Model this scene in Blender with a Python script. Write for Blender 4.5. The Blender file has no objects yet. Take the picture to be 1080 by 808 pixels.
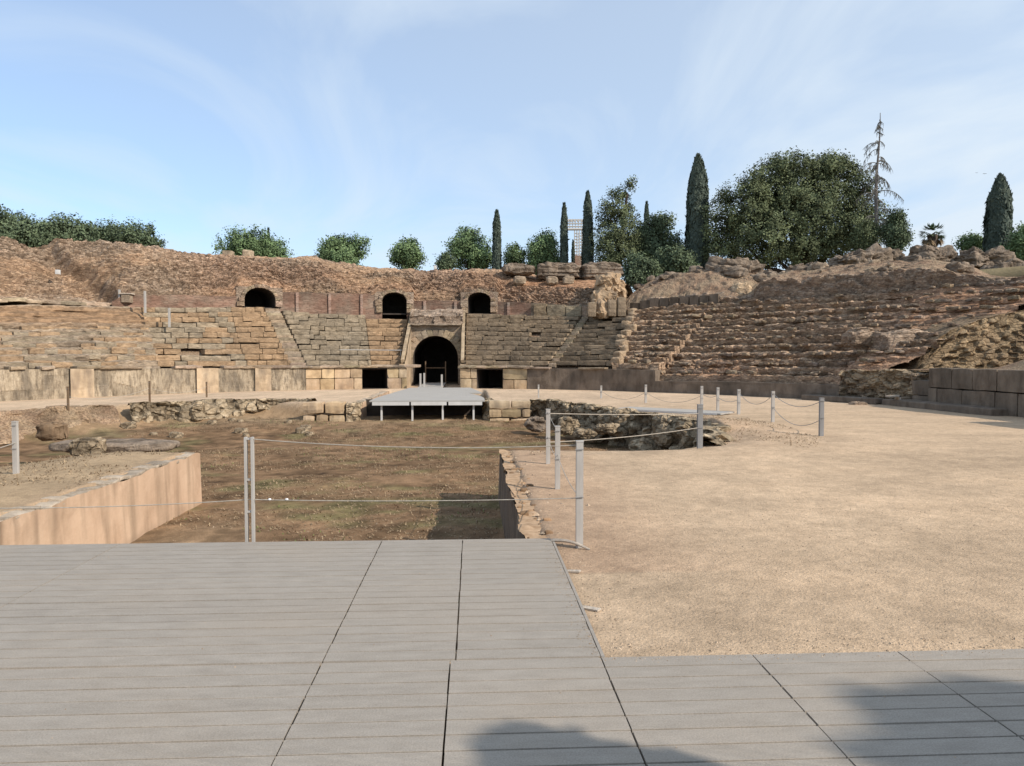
import bpy, math, random
import numpy as np
random.seed(7); RNG = np.random.default_rng(7)
C = bpy.context.scene.collection
SC = bpy.context.scene
PI = math.pi

# ---------------------------------------------------------------- camera, sky, sun, exposure
CAM_H = 1.7
PSI, PHI = math.radians(2.93), math.radians(2.08)
cd = bpy.data.cameras.new('camera'); cam = bpy.data.objects.new('camera', cd); C.objects.link(cam)
cd.sensor_width = 36.0; cd.lens = 36.0 * 800 / 1080; cd.clip_start = 0.05; cd.clip_end = 6000
cam.location = (0, 0, CAM_H); cam.rotation_euler = (PI/2 - PHI, 0, -PSI); SC.camera = cam

SUN_DIR = np.array([1.19, -0.80, 1.0]); SUN_DIR /= np.linalg.norm(SUN_DIR)   # towards the sun
ELEV = math.asin(SUN_DIR[2]); AZ = math.atan2(SUN_DIR[0], SUN_DIR[1])
sd = bpy.data.lights.new('sun', 'SUN'); sd.energy = 4.2; sd.angle = math.radians(0.5); sd.color = (1.0, 0.90, 0.78)
sun = bpy.data.objects.new('sun', sd); C.objects.link(sun)
from mathutils import Vector
sun.rotation_euler = Vector(SUN_DIR).to_track_quat('Z', 'Y').to_euler(); sun.location = (40, -30, 60)

W = bpy.data.worlds.new('World'); SC.world = W; W.use_nodes = True
nt = W.node_tree; nt.nodes.clear()
def wn(t, **k):
    n = nt.nodes.new(t)
    for a, b in k.items(): setattr(n, a, b)
    return n
wo = wn('ShaderNodeOutputWorld'); wb = wn('ShaderNodeBackground'); wb.inputs[1].default_value = 0.15
sky = wn('ShaderNodeTexSky', sky_type='NISHITA'); sky.sun_disc = False
sky.sun_elevation = ELEV; sky.sun_rotation = AZ; sky.altitude = 200; sky.air_density = 1.0; sky.dust_density = 0.25; sky.ozone_density = 1.3
tc = wn('ShaderNodeTexCoord')
# thin cirrus: world direction projected on a high flat layer, then stretched noise
sep = wn('ShaderNodeSeparateXYZ'); nt.links.new(tc.outputs['Generated'], sep.inputs[0])
zc = wn('ShaderNodeMath', operation='MAXIMUM'); zc.inputs[1].default_value = 0.0; nt.links.new(sep.outputs[2], zc.inputs[0])
za = wn('ShaderNodeMath', operation='ADD'); za.inputs[1].default_value = 0.12; nt.links.new(zc.outputs[0], za.inputs[0])
dx = wn('ShaderNodeMath', operation='DIVIDE'); nt.links.new(sep.outputs[0], dx.inputs[0]); nt.links.new(za.outputs[0], dx.inputs[1])
dy = wn('ShaderNodeMath', operation='DIVIDE'); nt.links.new(sep.outputs[1], dy.inputs[0]); nt.links.new(za.outputs[0], dy.inputs[1])
cmb = wn('ShaderNodeCombineXYZ'); nt.links.new(dx.outputs[0], cmb.inputs[0]); nt.links.new(dy.outputs[0], cmb.inputs[1])
mp = wn('ShaderNodeMapping'); mp.inputs['Rotation'].default_value = (0, 0, math.radians(62)); mp.inputs['Scale'].default_value = (0.62, 0.34, 1)
mp.inputs['Location'].default_value = (1.3, 0.35, 0)
nt.links.new(cmb.outputs[0], mp.inputs[0])
n1 = wn('ShaderNodeTexNoise'); n1.inputs['Scale'].default_value = 1.5; n1.inputs['Detail'].default_value = 9; n1.inputs['Roughness'].default_value = 0.55; n1.inputs['Distortion'].default_value = 0.9
nt.links.new(mp.outputs[0], n1.inputs['Vector'])
rp = wn('ShaderNodeValToRGB'); rp.color_ramp.elements[0].position = 0.42; rp.color_ramp.elements[0].color = (0, 0, 0, 1)
rp.color_ramp.elements[1].position = 0.72; rp.color_ramp.elements[1].color = (1, 1, 1, 1)
nt.links.new(n1.outputs[0], rp.inputs[0])
# the veil thickens towards the right of the view (world +X)
vx = wn('ShaderNodeMapRange'); vx.inputs[1].default_value = -0.55; vx.inputs[2].default_value = 0.6; vx.inputs[3].default_value = 0.36; vx.inputs[4].default_value = 0.66
nt.links.new(sep.outputs[0], vx.inputs[0])
cm = wn('ShaderNodeMath', operation='MULTIPLY_ADD', use_clamp=True); cm.inputs[1].default_value = 0.52
nt.links.new(rp.outputs[0], cm.inputs[0]); nt.links.new(vx.outputs[0], cm.inputs[2])
mx = wn('ShaderNodeMixRGB'); mx.inputs[2].default_value = (4.25, 4.85, 5.45, 1)
nt.links.new(cm.outputs[0], mx.inputs[0]); tn = wn('ShaderNodeMixRGB', blend_type='MULTIPLY'); tn.inputs[0].default_value = 1.0; tn.inputs[2].default_value = (0.74, 0.92, 1.08, 1)
nt.links.new(sky.outputs[0], tn.inputs[1]); nt.links.new(tn.outputs[0], mx.inputs[1])
nt.links.new(mx.outputs[0], wb.inputs[0]); nt.links.new(wb.outputs[0], wo.inputs[0])

SC.view_settings.view_transform = 'Standard'; SC.view_settings.look = 'None'
SC.view_settings.exposure = 0.25; SC.view_settings.gamma = 1.0; SC.view_settings.use_curve_mapping = False

# ---------------------------------------------------------------- measuring: the survey of the place from the photograph
_F = np.array([math.sin(PSI)*math.cos(PHI), math.cos(PSI)*math.cos(PHI), -math.sin(PHI)])
_R = np.array([math.cos(PSI), -math.sin(PSI), 0.0]); _U = np.cross(_R, _F)
def proj(x, y, z):
    d = np.stack(np.broadcast_arrays(x, y, np.asarray(z) - CAM_H), -1); w = d @ _F
    return 540 + 800*(d @ _R)/w, 404 - 800*(d @ _U)/w
def ray(px, py): return _F + _R*(px - 540)/800 - _U*(py - 404)/800
def gp(px, py, z=0.0):
    r = ray(px, py); t = (z - CAM_H)/r[2]; return np.array([0, 0, CAM_H]) + r*t
def yp(px, py, Y):
    r = ray(px, py); return np.array([0, 0, CAM_H]) + r*(Y/r[1])
CX, CY, EA, EB = -2.3, 8.0, 21.0, 32.0
def E(t, d):                                     # parallel curve of the arena's oval, d metres outwards
    t = np.asarray(t, float); nx, ny = EB*np.sin(t), EA*np.cos(t); l = np.hypot(nx, ny)
    return CX + EA*np.sin(t) + d*nx/l, CY + EB*np.cos(t) + d*ny/l
def En(t):
    nx, ny = EB*np.sin(t), EA*np.cos(t); l = np.hypot(nx, ny); return nx/l, ny/l
_T = np.radians(np.linspace(-100, 100, 4001))
def th(px, d, z=2.5):
    x, y = E(_T, d); p, _ = proj(x, y, z); m = y > 8
    return np.interp(px, p[m], _T[m])
def zp(px, py, d):
    x, y = E(th(px, d), d); r = np.stack([ray(a, b) for a, b in zip(np.atleast_1d(px), np.atleast_1d(py))])
    return CAM_H + r[:, 2]*y/r[:, 1]
def table(pts, d):                               # (px, py) list -> interpolating z(theta) at offset d
    p = np.array(pts, float); t = th(p[:, 0], d); z = zp(p[:, 0], p[:, 1], d)
    o = np.argsort(t); return lambda a: np.interp(a, t[o], z[o])

# ---------------------------------------------------------------- noise (numpy)
def _h(ix, iy, iz, s):
    n = (ix.astype(np.int64)*374761393 + iy.astype(np.int64)*668265263 + iz.astype(np.int64)*2147483647 + s*974711) & 0xffffffff
    n = ((n ^ (n >> 13))*1274126177) & 0xffffffff; n = ((n ^ (n >> 16))*2246822519) & 0xffffffff
    return ((n ^ (n >> 15)) & 0xffffff)/float(0x1000000)
def vnoise(x, y, z=0.0, s=0):
    x, y, z = np.broadcast_arrays(np.asarray(x, float), np.asarray(y, float), np.asarray(z, float))
    fx, fy, fz = np.floor(x), np.floor(y), np.floor(z); u, v, w = x-fx, y-fy, z-fz
    u, v, w = u*u*(3-2*u), v*v*(3-2*v), w*w*(3-2*w); ix, iy, iz = fx.astype(np.int64), fy.astype(np.int64), fz.astype(np.int64)
    r = 0
    for a in (0, 1):
        for b in (0, 1):
            for c in (0, 1):
                r = r + _h(ix+a, iy+b, iz+c, s)*(u if a else 1-u)*(v if b else 1-v)*(w if c else 1-w)
    return r*2 - 1
def fbm(x, y, z=0.0, o=4, s=0, g=0.5):
    r, a, f, t = 0, 1.0, 1.0, 0.0
    for k in range(o):
        r = r + a*vnoise(np.asarray(x)*f, np.asarray(y)*f, np.asarray(z)*f, s+k*17); t += a; a *= g; f *= 2.03
    return r/t
def worley(u, v, s=0):
    fu, fv = np.floor(u), np.floor(v); b1 = np.full(np.shape(u), 9.0); b2 = b1.copy(); ident = np.zeros(np.shape(u))
    for a in (-1, 0, 1):
        for b in (-1, 0, 1):
            cu, cv = (fu+a).astype(np.int64), (fv+b).astype(np.int64); z0 = np.zeros_like(cu)
            px = cu + 0.15 + 0.7*_h(cu, cv, z0, s); py = cv + 0.15 + 0.7*_h(cu, cv, z0+1, s); k = _h(cu, cv, z0+2, s)
            d = np.hypot(px-u, py-v); c = d < b1
            b2 = np.where(c, b1, np.minimum(b2, d)); ident = np.where(c, k, ident); b1 = np.where(c, d, b1)
    return b1, b2, ident
def sstep(a, b, x):
    t = np.clip((np.asarray(x, float)-a)/(b-a), 0, 1); return t*t*(3-2*t)

# ---------------------------------------------------------------- objects
def wloc(o):
    v = np.zeros(3)
    while o is not None: v += np.array(o.location); o = o.parent
    return v
def tag(o, label, cat, group=None, kind=None):
    if label: o['label'] = label
    if cat: o['category'] = cat
    if group: o['group'] = group
    if kind: o['kind'] = kind
    return o
def thing(name, label, cat, loc=(0, 0, 0), group=None):
    o = bpy.data.objects.new(name, None); C.objects.link(o); o.location = tuple(float(a) for a in loc); o.empty_display_size = 0.2
    return tag(o, label, cat, group)
class Acc:
    """collects geometry in world coordinates, then links it as one mesh object"""
    def __init__(s): s.V = []; s.Fq = []; s.Ft = []; s.K = []; s.n = 0
    def add(s, V, F, col=None):
        V = np.asarray(V, float).reshape(-1, 3); F = np.asarray(F, np.int64)
        s.V.append(V); (s.Fq if F.shape[1] == 4 else s.Ft).append(F + s.n)
        k = np.ones((len(V), 3)) if col is None else np.broadcast_to(np.asarray(col, float), (len(V), 3))
        s.K.append(k); s.n += len(V); return s
    def build(s, name, mat, parent=None, smooth=False, loc=None):
        V = np.concatenate(s.V); K = np.concatenate(s.K)
        base = np.zeros(3) if loc is None else np.array(loc, float)
        if parent is not None: base = wloc(parent) + base
        V = V - base
        q = np.concatenate(s.Fq) if s.Fq else np.zeros((0, 4), np.int64); t = np.concatenate(s.Ft) if s.Ft else np.zeros((0, 3), np.int64)
        me = bpy.data.meshes.new(name); me.vertices.add(len(V)); me.vertices.foreach_set('co', V.ravel())
        li = np.concatenate([q.ravel(), t.ravel()]).astype(np.int32); me.loops.add(len(li)); me.loops.foreach_set('vertex_index', li)
        ls = np.concatenate([np.arange(len(q))*4, len(q)*4 + np.arange(len(t))*3]).astype(np.int32)
        me.polygons.add(len(ls)); me.polygons.foreach_set('loop_start', ls)
        me.polygons.foreach_set('use_smooth', np.full(len(ls), smooth))
        me.update(calc_edges=True); me.validate()
        ca = me.color_attributes.new('Col', 'FLOAT_COLOR', 'POINT')
        ca.data.foreach_set('color', np.concatenate([K, np.ones((len(K), 1))], 1).astype(np.float32).ravel())
        me.materials.append(mat)
        o = bpy.data.objects.new(name, me); C.objects.link(o)
        if parent is not None: o.parent = parent
        if loc is not None: o.location = tuple(float(a) for a in loc)
        return o
def gridF(nu, nv, mask=None, flip=False):
    i, j = np.meshgrid(np.arange(nu-1), np.arange(nv-1), indexing='ij'); a = i*nv + j
    f = np.stack([a, a+nv, a+nv+1, a+1], -1)
    if flip: f = f[..., ::-1]
    return f.reshape(-1, 4) if mask is None else f[mask]
def normals(P):
    a = np.gradient(P, axis=0); b = np.gradient(P, axis=1); n = np.cross(a, b); return n/np.maximum(np.linalg.norm(n, axis=-1, keepdims=True), 1e-9)
def box_vf(sx, sy, sz, n=1):
    """box from -s/2..s/2, each face cut n x n"""
    V, Fs = [], []; k = np.linspace(-.5, .5, n+1); o = 0
    for ax in range(3):
        for sg in (-.5, .5):
            a, b = np.meshgrid(k, k, indexing='ij'); p = np.zeros((n+1, n+1, 3)); p[..., ax] = sg; p[..., (ax+1) % 3] = a; p[..., (ax+2) % 3] = b
            f = gridF(n+1, n+1, flip=sg < 0); V.append(p.reshape(-1, 3)); Fs.append(f + o); o += (n+1)**2
    return np.concatenate(V)*np.array([sx, sy, sz]), np.concatenate(Fs)
def frame(t):                                    # local axes at theta: tangent (towards larger theta), outward normal, up
    nx, ny = En(t); return np.array([ny, -nx, 0.0]), np.array([nx, ny, 0.0]), np.array([0, 0, 1.0])
def put(V, o, ax): return np.asarray(o) + V[:, :1]*ax[0] + V[:, 1:2]*ax[1] + V[:, 2:3]*ax[2]
XYZ = (np.array([1., 0, 0]), np.array([0, 1., 0]), np.array([0, 0, 1.]))
def abox(acc, c, s, ax=XYZ, col=None, rough=0.0, n=1, seed=0, roundk=0.0):
    V, F = box_vf(*s, n=n)
    if roundk:
        h = np.array(s)/2; m = min(s)*roundk; inner = np.clip(V, -(h-m), h-m); d = V-inner; l = np.linalg.norm(d, axis=1, keepdims=True)
        V = inner + d/np.maximum(l, 1e-9)*np.minimum(l, m)
    if rough:
        w = np.asarray(c)+V
        V = V + rough*np.stack([fbm(w[:, 0]*3.1, w[:, 1]*3.1, w[:, 2]*3.1, 3, seed+i*31) for i in range(3)], 1)
    acc.add(put(V, c, ax), F, col); return acc
def tube(acc, pts, r, n=6, col=None, caps=True):
    P = np.asarray(pts, float); m = len(P); r = np.broadcast_to(np.asarray(r, float), (m,)); T = np.gradient(P, axis=0); T /= np.maximum(np.linalg.norm(T, axis=1, keepdims=True), 1e-9)
    ref = np.where(np.abs(T[:, 2:3]) > .9, np.array([[1., 0, 0]]), np.array([[0, 0, 1.]])); A = np.cross(T, ref); A /= np.linalg.norm(A, axis=1, keepdims=True); B = np.cross(T, A)
    a = np.linspace(0, 2*PI, n+1)
    V = P[:, None] + r[:, None, None]*(np.cos(a)[None, :, None]*A[:, None] + np.sin(a)[None, :, None]*B[:, None])
    acc.add(V.reshape(-1, 3), gridF(m, n+1, flip=True), col); return acc

# ---------------------------------------------------------------- materials
def ramp(n, cols):
    e = n.color_ramp.elements
    while len(e) < len(cols): e.new(0.5)
    for i, (p, c) in enumerate(cols): e[i].position = p; e[i].color = (*c, 1)
def mat(name, cols, scale=(2, 2, 2), detail=6, rough=0.9, bump=0.3, bscale=14, attr=True, tint=None, bdist=0.03, spec=0.15, fine=0.0, crack=0.0, cells=None):
    m = bpy.data.materials.new(name); m.use_nodes = True; t = m.node_tree; t.nodes.clear(); L = t.links.new
    out = t.nodes.new('ShaderNodeOutputMaterial'); p = t.nodes.new('ShaderNodeBsdfPrincipled'); L(p.outputs[0], out.inputs[0])
    p.inputs['Roughness'].default_value = rough; p.inputs['Specular IOR Level'].default_value = spec
    co = t.nodes.new('ShaderNodeTexCoord'); mp = t.nodes.new('ShaderNodeMapping'); mp.inputs['Scale'].default_value = scale; L(co.outputs['Object'], mp.inputs[0])
    n = t.nodes.new('ShaderNodeTexNoise'); n.inputs['Scale'].default_value = 1; n.inputs['Detail'].default_value = detail; n.inputs['Roughness'].default_value = 0.62; L(mp.outputs[0], n.inputs['Vector'])
    r = t.nodes.new('ShaderNodeValToRGB'); ramp(r, cols); L(n.outputs[0], r.inputs[0]); c = r.outputs[0]
    if tint:                                     # second, broader or streaked noise mixing in another colour: (scale, colour, lo, hi, amount)
        m2 = t.nodes.new('ShaderNodeMapping'); m2.inputs['Scale'].default_value = tint[0]; m2.inputs['Location'].default_value = (3.1, 7.7, 1.9); L(co.outputs['Object'], m2.inputs[0])
        n2 = t.nodes.new('ShaderNodeTexNoise'); n2.inputs['Scale'].default_value = 1; n2.inputs['Detail'].default_value = 5; L(m2.outputs[0], n2.inputs['Vector'])
        r2 = t.nodes.new('ShaderNodeMapRange'); r2.inputs[1].default_value = tint[2]; r2.inputs[2].default_value = tint[3]; r2.inputs[4].default_value = tint[4]; L(n2.outputs[0], r2.inputs[0])
        x = t.nodes.new('ShaderNodeMixRGB'); x.inputs[2].default_value = (*tint[1], 1); L(r2.outputs[0], x.inputs[0]); L(c, x.inputs[1]); c = x.outputs[0]
    if fine:                                     # grain
        n4 = t.nodes.new('ShaderNodeTexNoise'); n4.inputs['Scale'].default_value = bscale*2.3; n4.inputs['Detail'].default_value = 3; L(co.outputs['Object'], n4.inputs['Vector'])
        r4 = t.nodes.new('ShaderNodeMapRange'); r4.inputs[1].default_value = 0.3; r4.inputs[2].default_value = 0.7; r4.inputs[3].default_value = 1-fine; r4.inputs[4].default_value = 1+fine; L(n4.outputs[0], r4.inputs[0])
        x = t.nodes.new('ShaderNodeVectorMath'); x.operation = 'SCALE'; L(c, x.inputs[0]); L(r4.outputs[0], x.inputs[3]); c = x.outputs[0]
    if cells:                                    # individual stones with joints: (scale, brightness spread, joint width, joint strength)
        m5 = t.nodes.new('ShaderNodeMapping'); m5.inputs['Scale'].default_value = cells[0]; L(co.outputs['Object'], m5.inputs[0])
        nz = t.nodes.new('ShaderNodeTexNoise'); nz.inputs['Scale'].default_value = 1.3; nz.inputs['Detail'].default_value = 3; L(m5.outputs[0], nz.inputs['Vector'])
        ad = t.nodes.new('ShaderNodeVectorMath'); ad.operation = 'MULTIPLY_ADD'; ad.inputs[1].default_value = (.55, .55, .55); L(nz.outputs[1], ad.inputs[0]); L(m5.outputs[0], ad.inputs[2])
        v1 = t.nodes.new('ShaderNodeTexVoronoi'); v1.inputs['Scale'].default_value = 1; L(ad.outputs[0], v1.inputs['Vector'])
        v2 = t.nodes.new('ShaderNodeTexVoronoi'); v2.feature = 'DISTANCE_TO_EDGE'; v2.inputs['Scale'].default_value = 1; L(ad.outputs[0], v2.inputs['Vector'])
        sp = t.nodes.new('ShaderNodeSeparateColor'); L(v1.outputs['Color'], sp.inputs[0])
        q1 = t.nodes.new('ShaderNodeMapRange'); q1.inputs[3].default_value = 1-cells[1]; q1.inputs[4].default_value = 1+cells[1]; L(sp.outputs[0], q1.inputs[0])
        q2 = t.nodes.new('ShaderNodeMapRange'); q2.inputs[1].default_value = cells[2]*.3; q2.inputs[2].default_value = cells[2]; q2.inputs[3].default_value = 1-cells[3]; q2.inputs[4].default_value = 1; L(v2.outputs['Distance'], q2.inputs[0])
        q3 = t.nodes.new('ShaderNodeMath'); q3.operation = 'MULTIPLY'; L(q1.outputs[0], q3.inputs[0]); L(q2.outputs[0], q3.inputs[1])
        x = t.nodes.new('ShaderNodeVectorMath'); x.operation = 'SCALE'; L(c, x.inputs[0]); L(q3.outputs[0], x.inputs[3]); c = x.outputs[0]
        cellh = q2.outputs[0]
    if attr:
        a = t.nodes.new('ShaderNodeAttribute'); a.attribute_name = 'Col'
        x = t.nodes.new('ShaderNodeMixRGB'); x.blend_type = 'MULTIPLY'; x.inputs[0].default_value = 1; L(c, x.inputs[1]); L(a.outputs[0], x.inputs[2]); c = x.outputs[0]
    L(c, p.inputs['Base Color'])
    if bump:
        n3 = t.nodes.new('ShaderNodeTexNoise'); n3.inputs['Scale'].default_value = bscale; n3.inputs['Detail'].default_value = 6; n3.inputs['Roughness'].default_value = .65; L(co.outputs['Object'], n3.inputs['Vector'])
        h = n3.outputs[0]
        if crack:
            v = t.nodes.new('ShaderNodeTexVoronoi'); v.feature = 'DISTANCE_TO_EDGE'; v.inputs['Scale'].default_value = crack; L(co.outputs['Object'], v.inputs['Vector'])
            k = t.nodes.new('ShaderNodeMath'); k.operation = 'MINIMUM'; k.inputs[1].default_value = .15; L(v.outputs['Distance'], k.inputs[0])
            k2 = t.nodes.new('ShaderNodeMath'); k2.operation = 'MULTIPLY_ADD'; k2.inputs[1].default_value = 4; L(k.outputs[0], k2.inputs[0]); L(h, k2.inputs[2]); h = k2.outputs[0]
        if cells:
            k3 = t.nodes.new('ShaderNodeMath'); k3.operation = 'MULTIPLY_ADD'; k3.inputs[1].default_value = 1.2; L(cellh, k3.inputs[0]); L(h, k3.inputs[2]); h = k3.outputs[0]
        b = t.nodes.new('ShaderNodeBump'); b.inputs['Strength'].default_value = bump; b.inputs['Distance'].default_value = bdist; L(h, b.inputs['Height']); L(b.outputs[0], p.inputs['Normal'])
    return m
M = {}
M['stone'] = mat('weathered_stone', [(.28, (.15, .115, .085)), (.42, (.255, .20, .145)), (.58, (.36, .285, .21)), (.75, (.235, .19, .145))], (3, 3, 6), bump=1.0, bscale=9, bdist=.05, detail=10, tint=((.5, .5, .5), (.20, .17, .14), .45, .7, .5), cells=((4, 4, 10), .16, .05, .10))
M['rubble'] = mat('rubble_stone', [(.3, (.20, .145, .105)), (.45, (.31, .23, .17)), (.6, (.41, .32, .24)), (.74, (.29, .225, .175))], (2.6, 2.6, 7.0), bump=1.0, bscale=9, bdist=.06, detail=10, tint=((.35, .35, .35), (.26, .205, .16), .45, .68, .6), cells=((4.2, 4.2, 13), .22, .10, .28))
M['ashlar'] = mat('pale_ashlar', [(.3, (.30, .225, .15)), (.5, (.46, .35, .235)), (.7, (.54, .425, .30))], (2, 2, 2), bump=.6, bscale=10, detail=9, tint=((2.5, 2.5, .7), (.21, .165, .125), .46, .68, .75))
M['podium'] = mat('stained_podium_stone', [(.28, (.10, .08, .058)), (.42, (.26, .21, .15)), (.56, (.43, .355, .26)), (.72, (.17, .14, .105))], (6, 6, 1.5), bump=1.0, bscale=9, bdist=.06, detail=10, rough=.95, tint=((2.6, 2.6, .8), (.13, .11, .088), .48, .66, .65))
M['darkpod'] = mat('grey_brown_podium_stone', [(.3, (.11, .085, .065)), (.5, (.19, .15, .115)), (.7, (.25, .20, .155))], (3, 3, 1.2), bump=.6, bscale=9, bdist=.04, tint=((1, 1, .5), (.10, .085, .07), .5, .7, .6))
M['brick'] = mat('red_brick', [(.3, (.18, .105, .075)), (.5, (.27, .165, .12)), (.7, (.33, .215, .16))], (3, 3, 14), bump=.6, bscale=16, detail=9, tint=((1.1, 1.1, 1.8), (.27, .21, .16), .42, .66, .85), cells=((3, 3, 14), .18, .1, .3))
M['earth'] = mat('red_earth', [(.3, (.15, .096, .064)), (.45, (.25, .168, .112)), (.6, (.33, .235, .158)), (.75, (.22, .16, .105))], (1.6, 1.6, 1.6), bump=1.0, bscale=8, bdist=.12, detail=10, fine=.45, tint=((.7, .7, .7), (.30, .235, .155), .48, .66, .6))
M['rock'] = mat('grey_rock_with_shade', [(.28, (.08, .062, .048)), (.45, (.165, .13, .10)), (.6, (.26, .21, .165)), (.76, (.13, .108, .088))], (2.2, 2.2, 4), bump=1.0, bscale=6, bdist=.09, detail=10)  # darkened to put the crest rocks' shaded faces into the colour
M['golden'] = mat('golden_rubble', [(.3, (.19, .138, .09)), (.5, (.32, .245, .165)), (.7, (.41, .325, .225))], (2.5, 2.5, 4), bump=1.0, bscale=9, bdist=.06, detail=9, tint=((.8, .8, .8), (.20, .155, .115), .45, .65, .7), cells=((3.6, 3.6, 7.5), .24, .10, .30))
M['pitrock'] = mat('pit_rock', [(.28, (.13, .10, .07)), (.45, (.28, .22, .15)), (.6, (.42, .34, .24)), (.76, (.21, .18, .135))], (3, 3, 3.5), bump=1.0, bscale=8, bdist=.08, detail=10, cells=((2.6, 2.6, 3.6), .28, .09, .35))
M['dark'] = mat('shaded_passage_stone', [(.3, (.045, .038, .032)), (.7, (.085, .07, .06))], (2, 2, 2), bump=.4, bscale=8)  # near-black: the shade inside the passages is put into the colour
M['plaster'] = mat('peach_plaster', [(.3, (.38, .262, .18)), (.5, (.51, .365, .26)), (.7, (.565, .415, .30))], (1.7, 1.7, 1.1), bump=.4, bscale=16, bdist=.02, detail=10, tint=((4.1, 4.1, .50), (.27, .195, .135), .46, .70, .75))
M['capstone'] = mat('pale_wall_cap', [(.3, (.34, .28, .215)), (.7, (.56, .49, .41))], (6, 6, 6), bump=.9, bscale=15)
M['metal'] = mat('grey_post_metal', [(.3, (.36, .34, .315)), (.7, (.47, .45, .42))], (9, 9, 2), rough=.6, bump=.05, spec=.3, attr=False)
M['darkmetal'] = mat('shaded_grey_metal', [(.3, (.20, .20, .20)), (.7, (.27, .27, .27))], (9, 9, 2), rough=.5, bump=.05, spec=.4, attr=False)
M['rope'] = mat('grey_rope', [(.3, (.30, .27, .23)), (.7, (.46, .42, .36))], (20, 20, 20), bump=.2, bscale=60, attr=False)
M['white'] = mat('white_painted_metal', [(.3, (.50, .49, .47)), (.7, (.62, .61, .59))], (4, 4, 1), rough=.5, bump=.05, spec=.4, attr=False)
M['planks'] = mat('pale_platform_boards', [(.3, (.31, .295, .27)), (.7, (.41, .39, .36))], (1, 9, 1), bump=.2, attr=False)
M['wood'] = mat('old_brown_wood', [(.3, (.12, .08, .05)), (.7, (.24, .17, .11))], (4, 4, 1), bump=.4)
M['wire'] = mat('white_clip', [(.3, (.75, .75, .75)), (.7, (.85, .85, .85))], (4, 4, 4), bump=0, attr=False)
M['bark'] = mat('bark', [(.3, (.05, .037, .028)), (.7, (.13, .10, .08))], (6, 6, 1.2), bump=1, bscale=12)
M['deadwood'] = mat('grey_dead_wood', [(.3, (.10, .09, .085)), (.7, (.20, .18, .165))], (6, 6, 1.2), bump=.6, bscale=12)
def leafmat(name, a, b):
    return mat(name, [(.3, a), (.7, b)], (.8, .8, .8), rough=.75, bump=0, spec=.2)
M['pine'] = leafmat('pine_needles', (.085, .104, .054), (.145, .170, .090))
M['cyp'] = leafmat('cypress_leaves', (.050, .068, .056), (.088, .110, .084))
M['green'] = leafmat('broad_leaves', (.088, .14, .066), (.18, .25, .12))
M['darkgreen'] = leafmat('dark_leaves', (.068, .094, .056), (.122, .156, .09))
M['palegreen'] = leafmat('pale_leaves', (.075, .11, .055), (.13, .18, .085))
M['deadleaf'] = leafmat('dry_grey_twigs', (.12, .115, .10), (.20, .19, .165))
M['straw'] = mat('dry_grass', [(.3, (.20, .14, .085)), (.7, (.37, .275, .17))], (3, 3, 3), bump=0)
M['weed'] = mat('green_weed', [(.3, (.10, .13, .04)), (.7, (.19, .22, .08))], (3, 3, 3), bump=0)
M['gravel'] = mat('gravel', [(.3, (.28, .20, .13)), (.7, (.52, .41, .30))], (9, 9, 9), bump=0)

# deck boards: grey composite with fine lengthwise grooves
def deckmat():
    m = mat('grey_deck_board', [(.3, (.305, .272, .233)), (.5, (.345, .309, .266)), (.7, (.378, .341, .296))], (4, 14, 14), rough=.7, bump=0, spec=.2, fine=.15, bscale=55, tint=((.9, .9, .9), (.37, .315, .255), .45, .72, .5))
    t = m.node_tree; p = t.nodes['Principled BSDF']; L = t.links.new
    co = t.nodes.new('ShaderNodeTexCoord'); w = t.nodes.new('ShaderNodeTexWave'); w.wave_type = 'BANDS'; w.bands_direction = 'Y'; w.inputs['Scale'].default_value = 2*PI/20/.0093*1.0; w.inputs['Distortion'].default_value = 0.0
    L(co.outputs['Object'], w.inputs['Vector'])
    n = t.nodes.new('ShaderNodeTexNoise'); n.inputs['Scale'].default_value = 60; n.inputs['Detail'].default_value = 4; L(co.outputs['Object'], n.inputs['Vector'])
    a = t.nodes.new('ShaderNodeMath'); a.operation = 'MULTIPLY_ADD'; a.inputs[1].default_value = .5; L(n.outputs[0], a.inputs[0]); L(w.outputs[0], a.inputs[2])
    b = t.nodes.new('ShaderNodeBump'); b.inputs['Strength'].default_value = .9; b.inputs['Distance'].default_value = .003; L(a.outputs[0], b.inputs['Height']); L(b.outputs[0], p.inputs['Normal'])
    return m
M['deck'] = deckmat()
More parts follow.
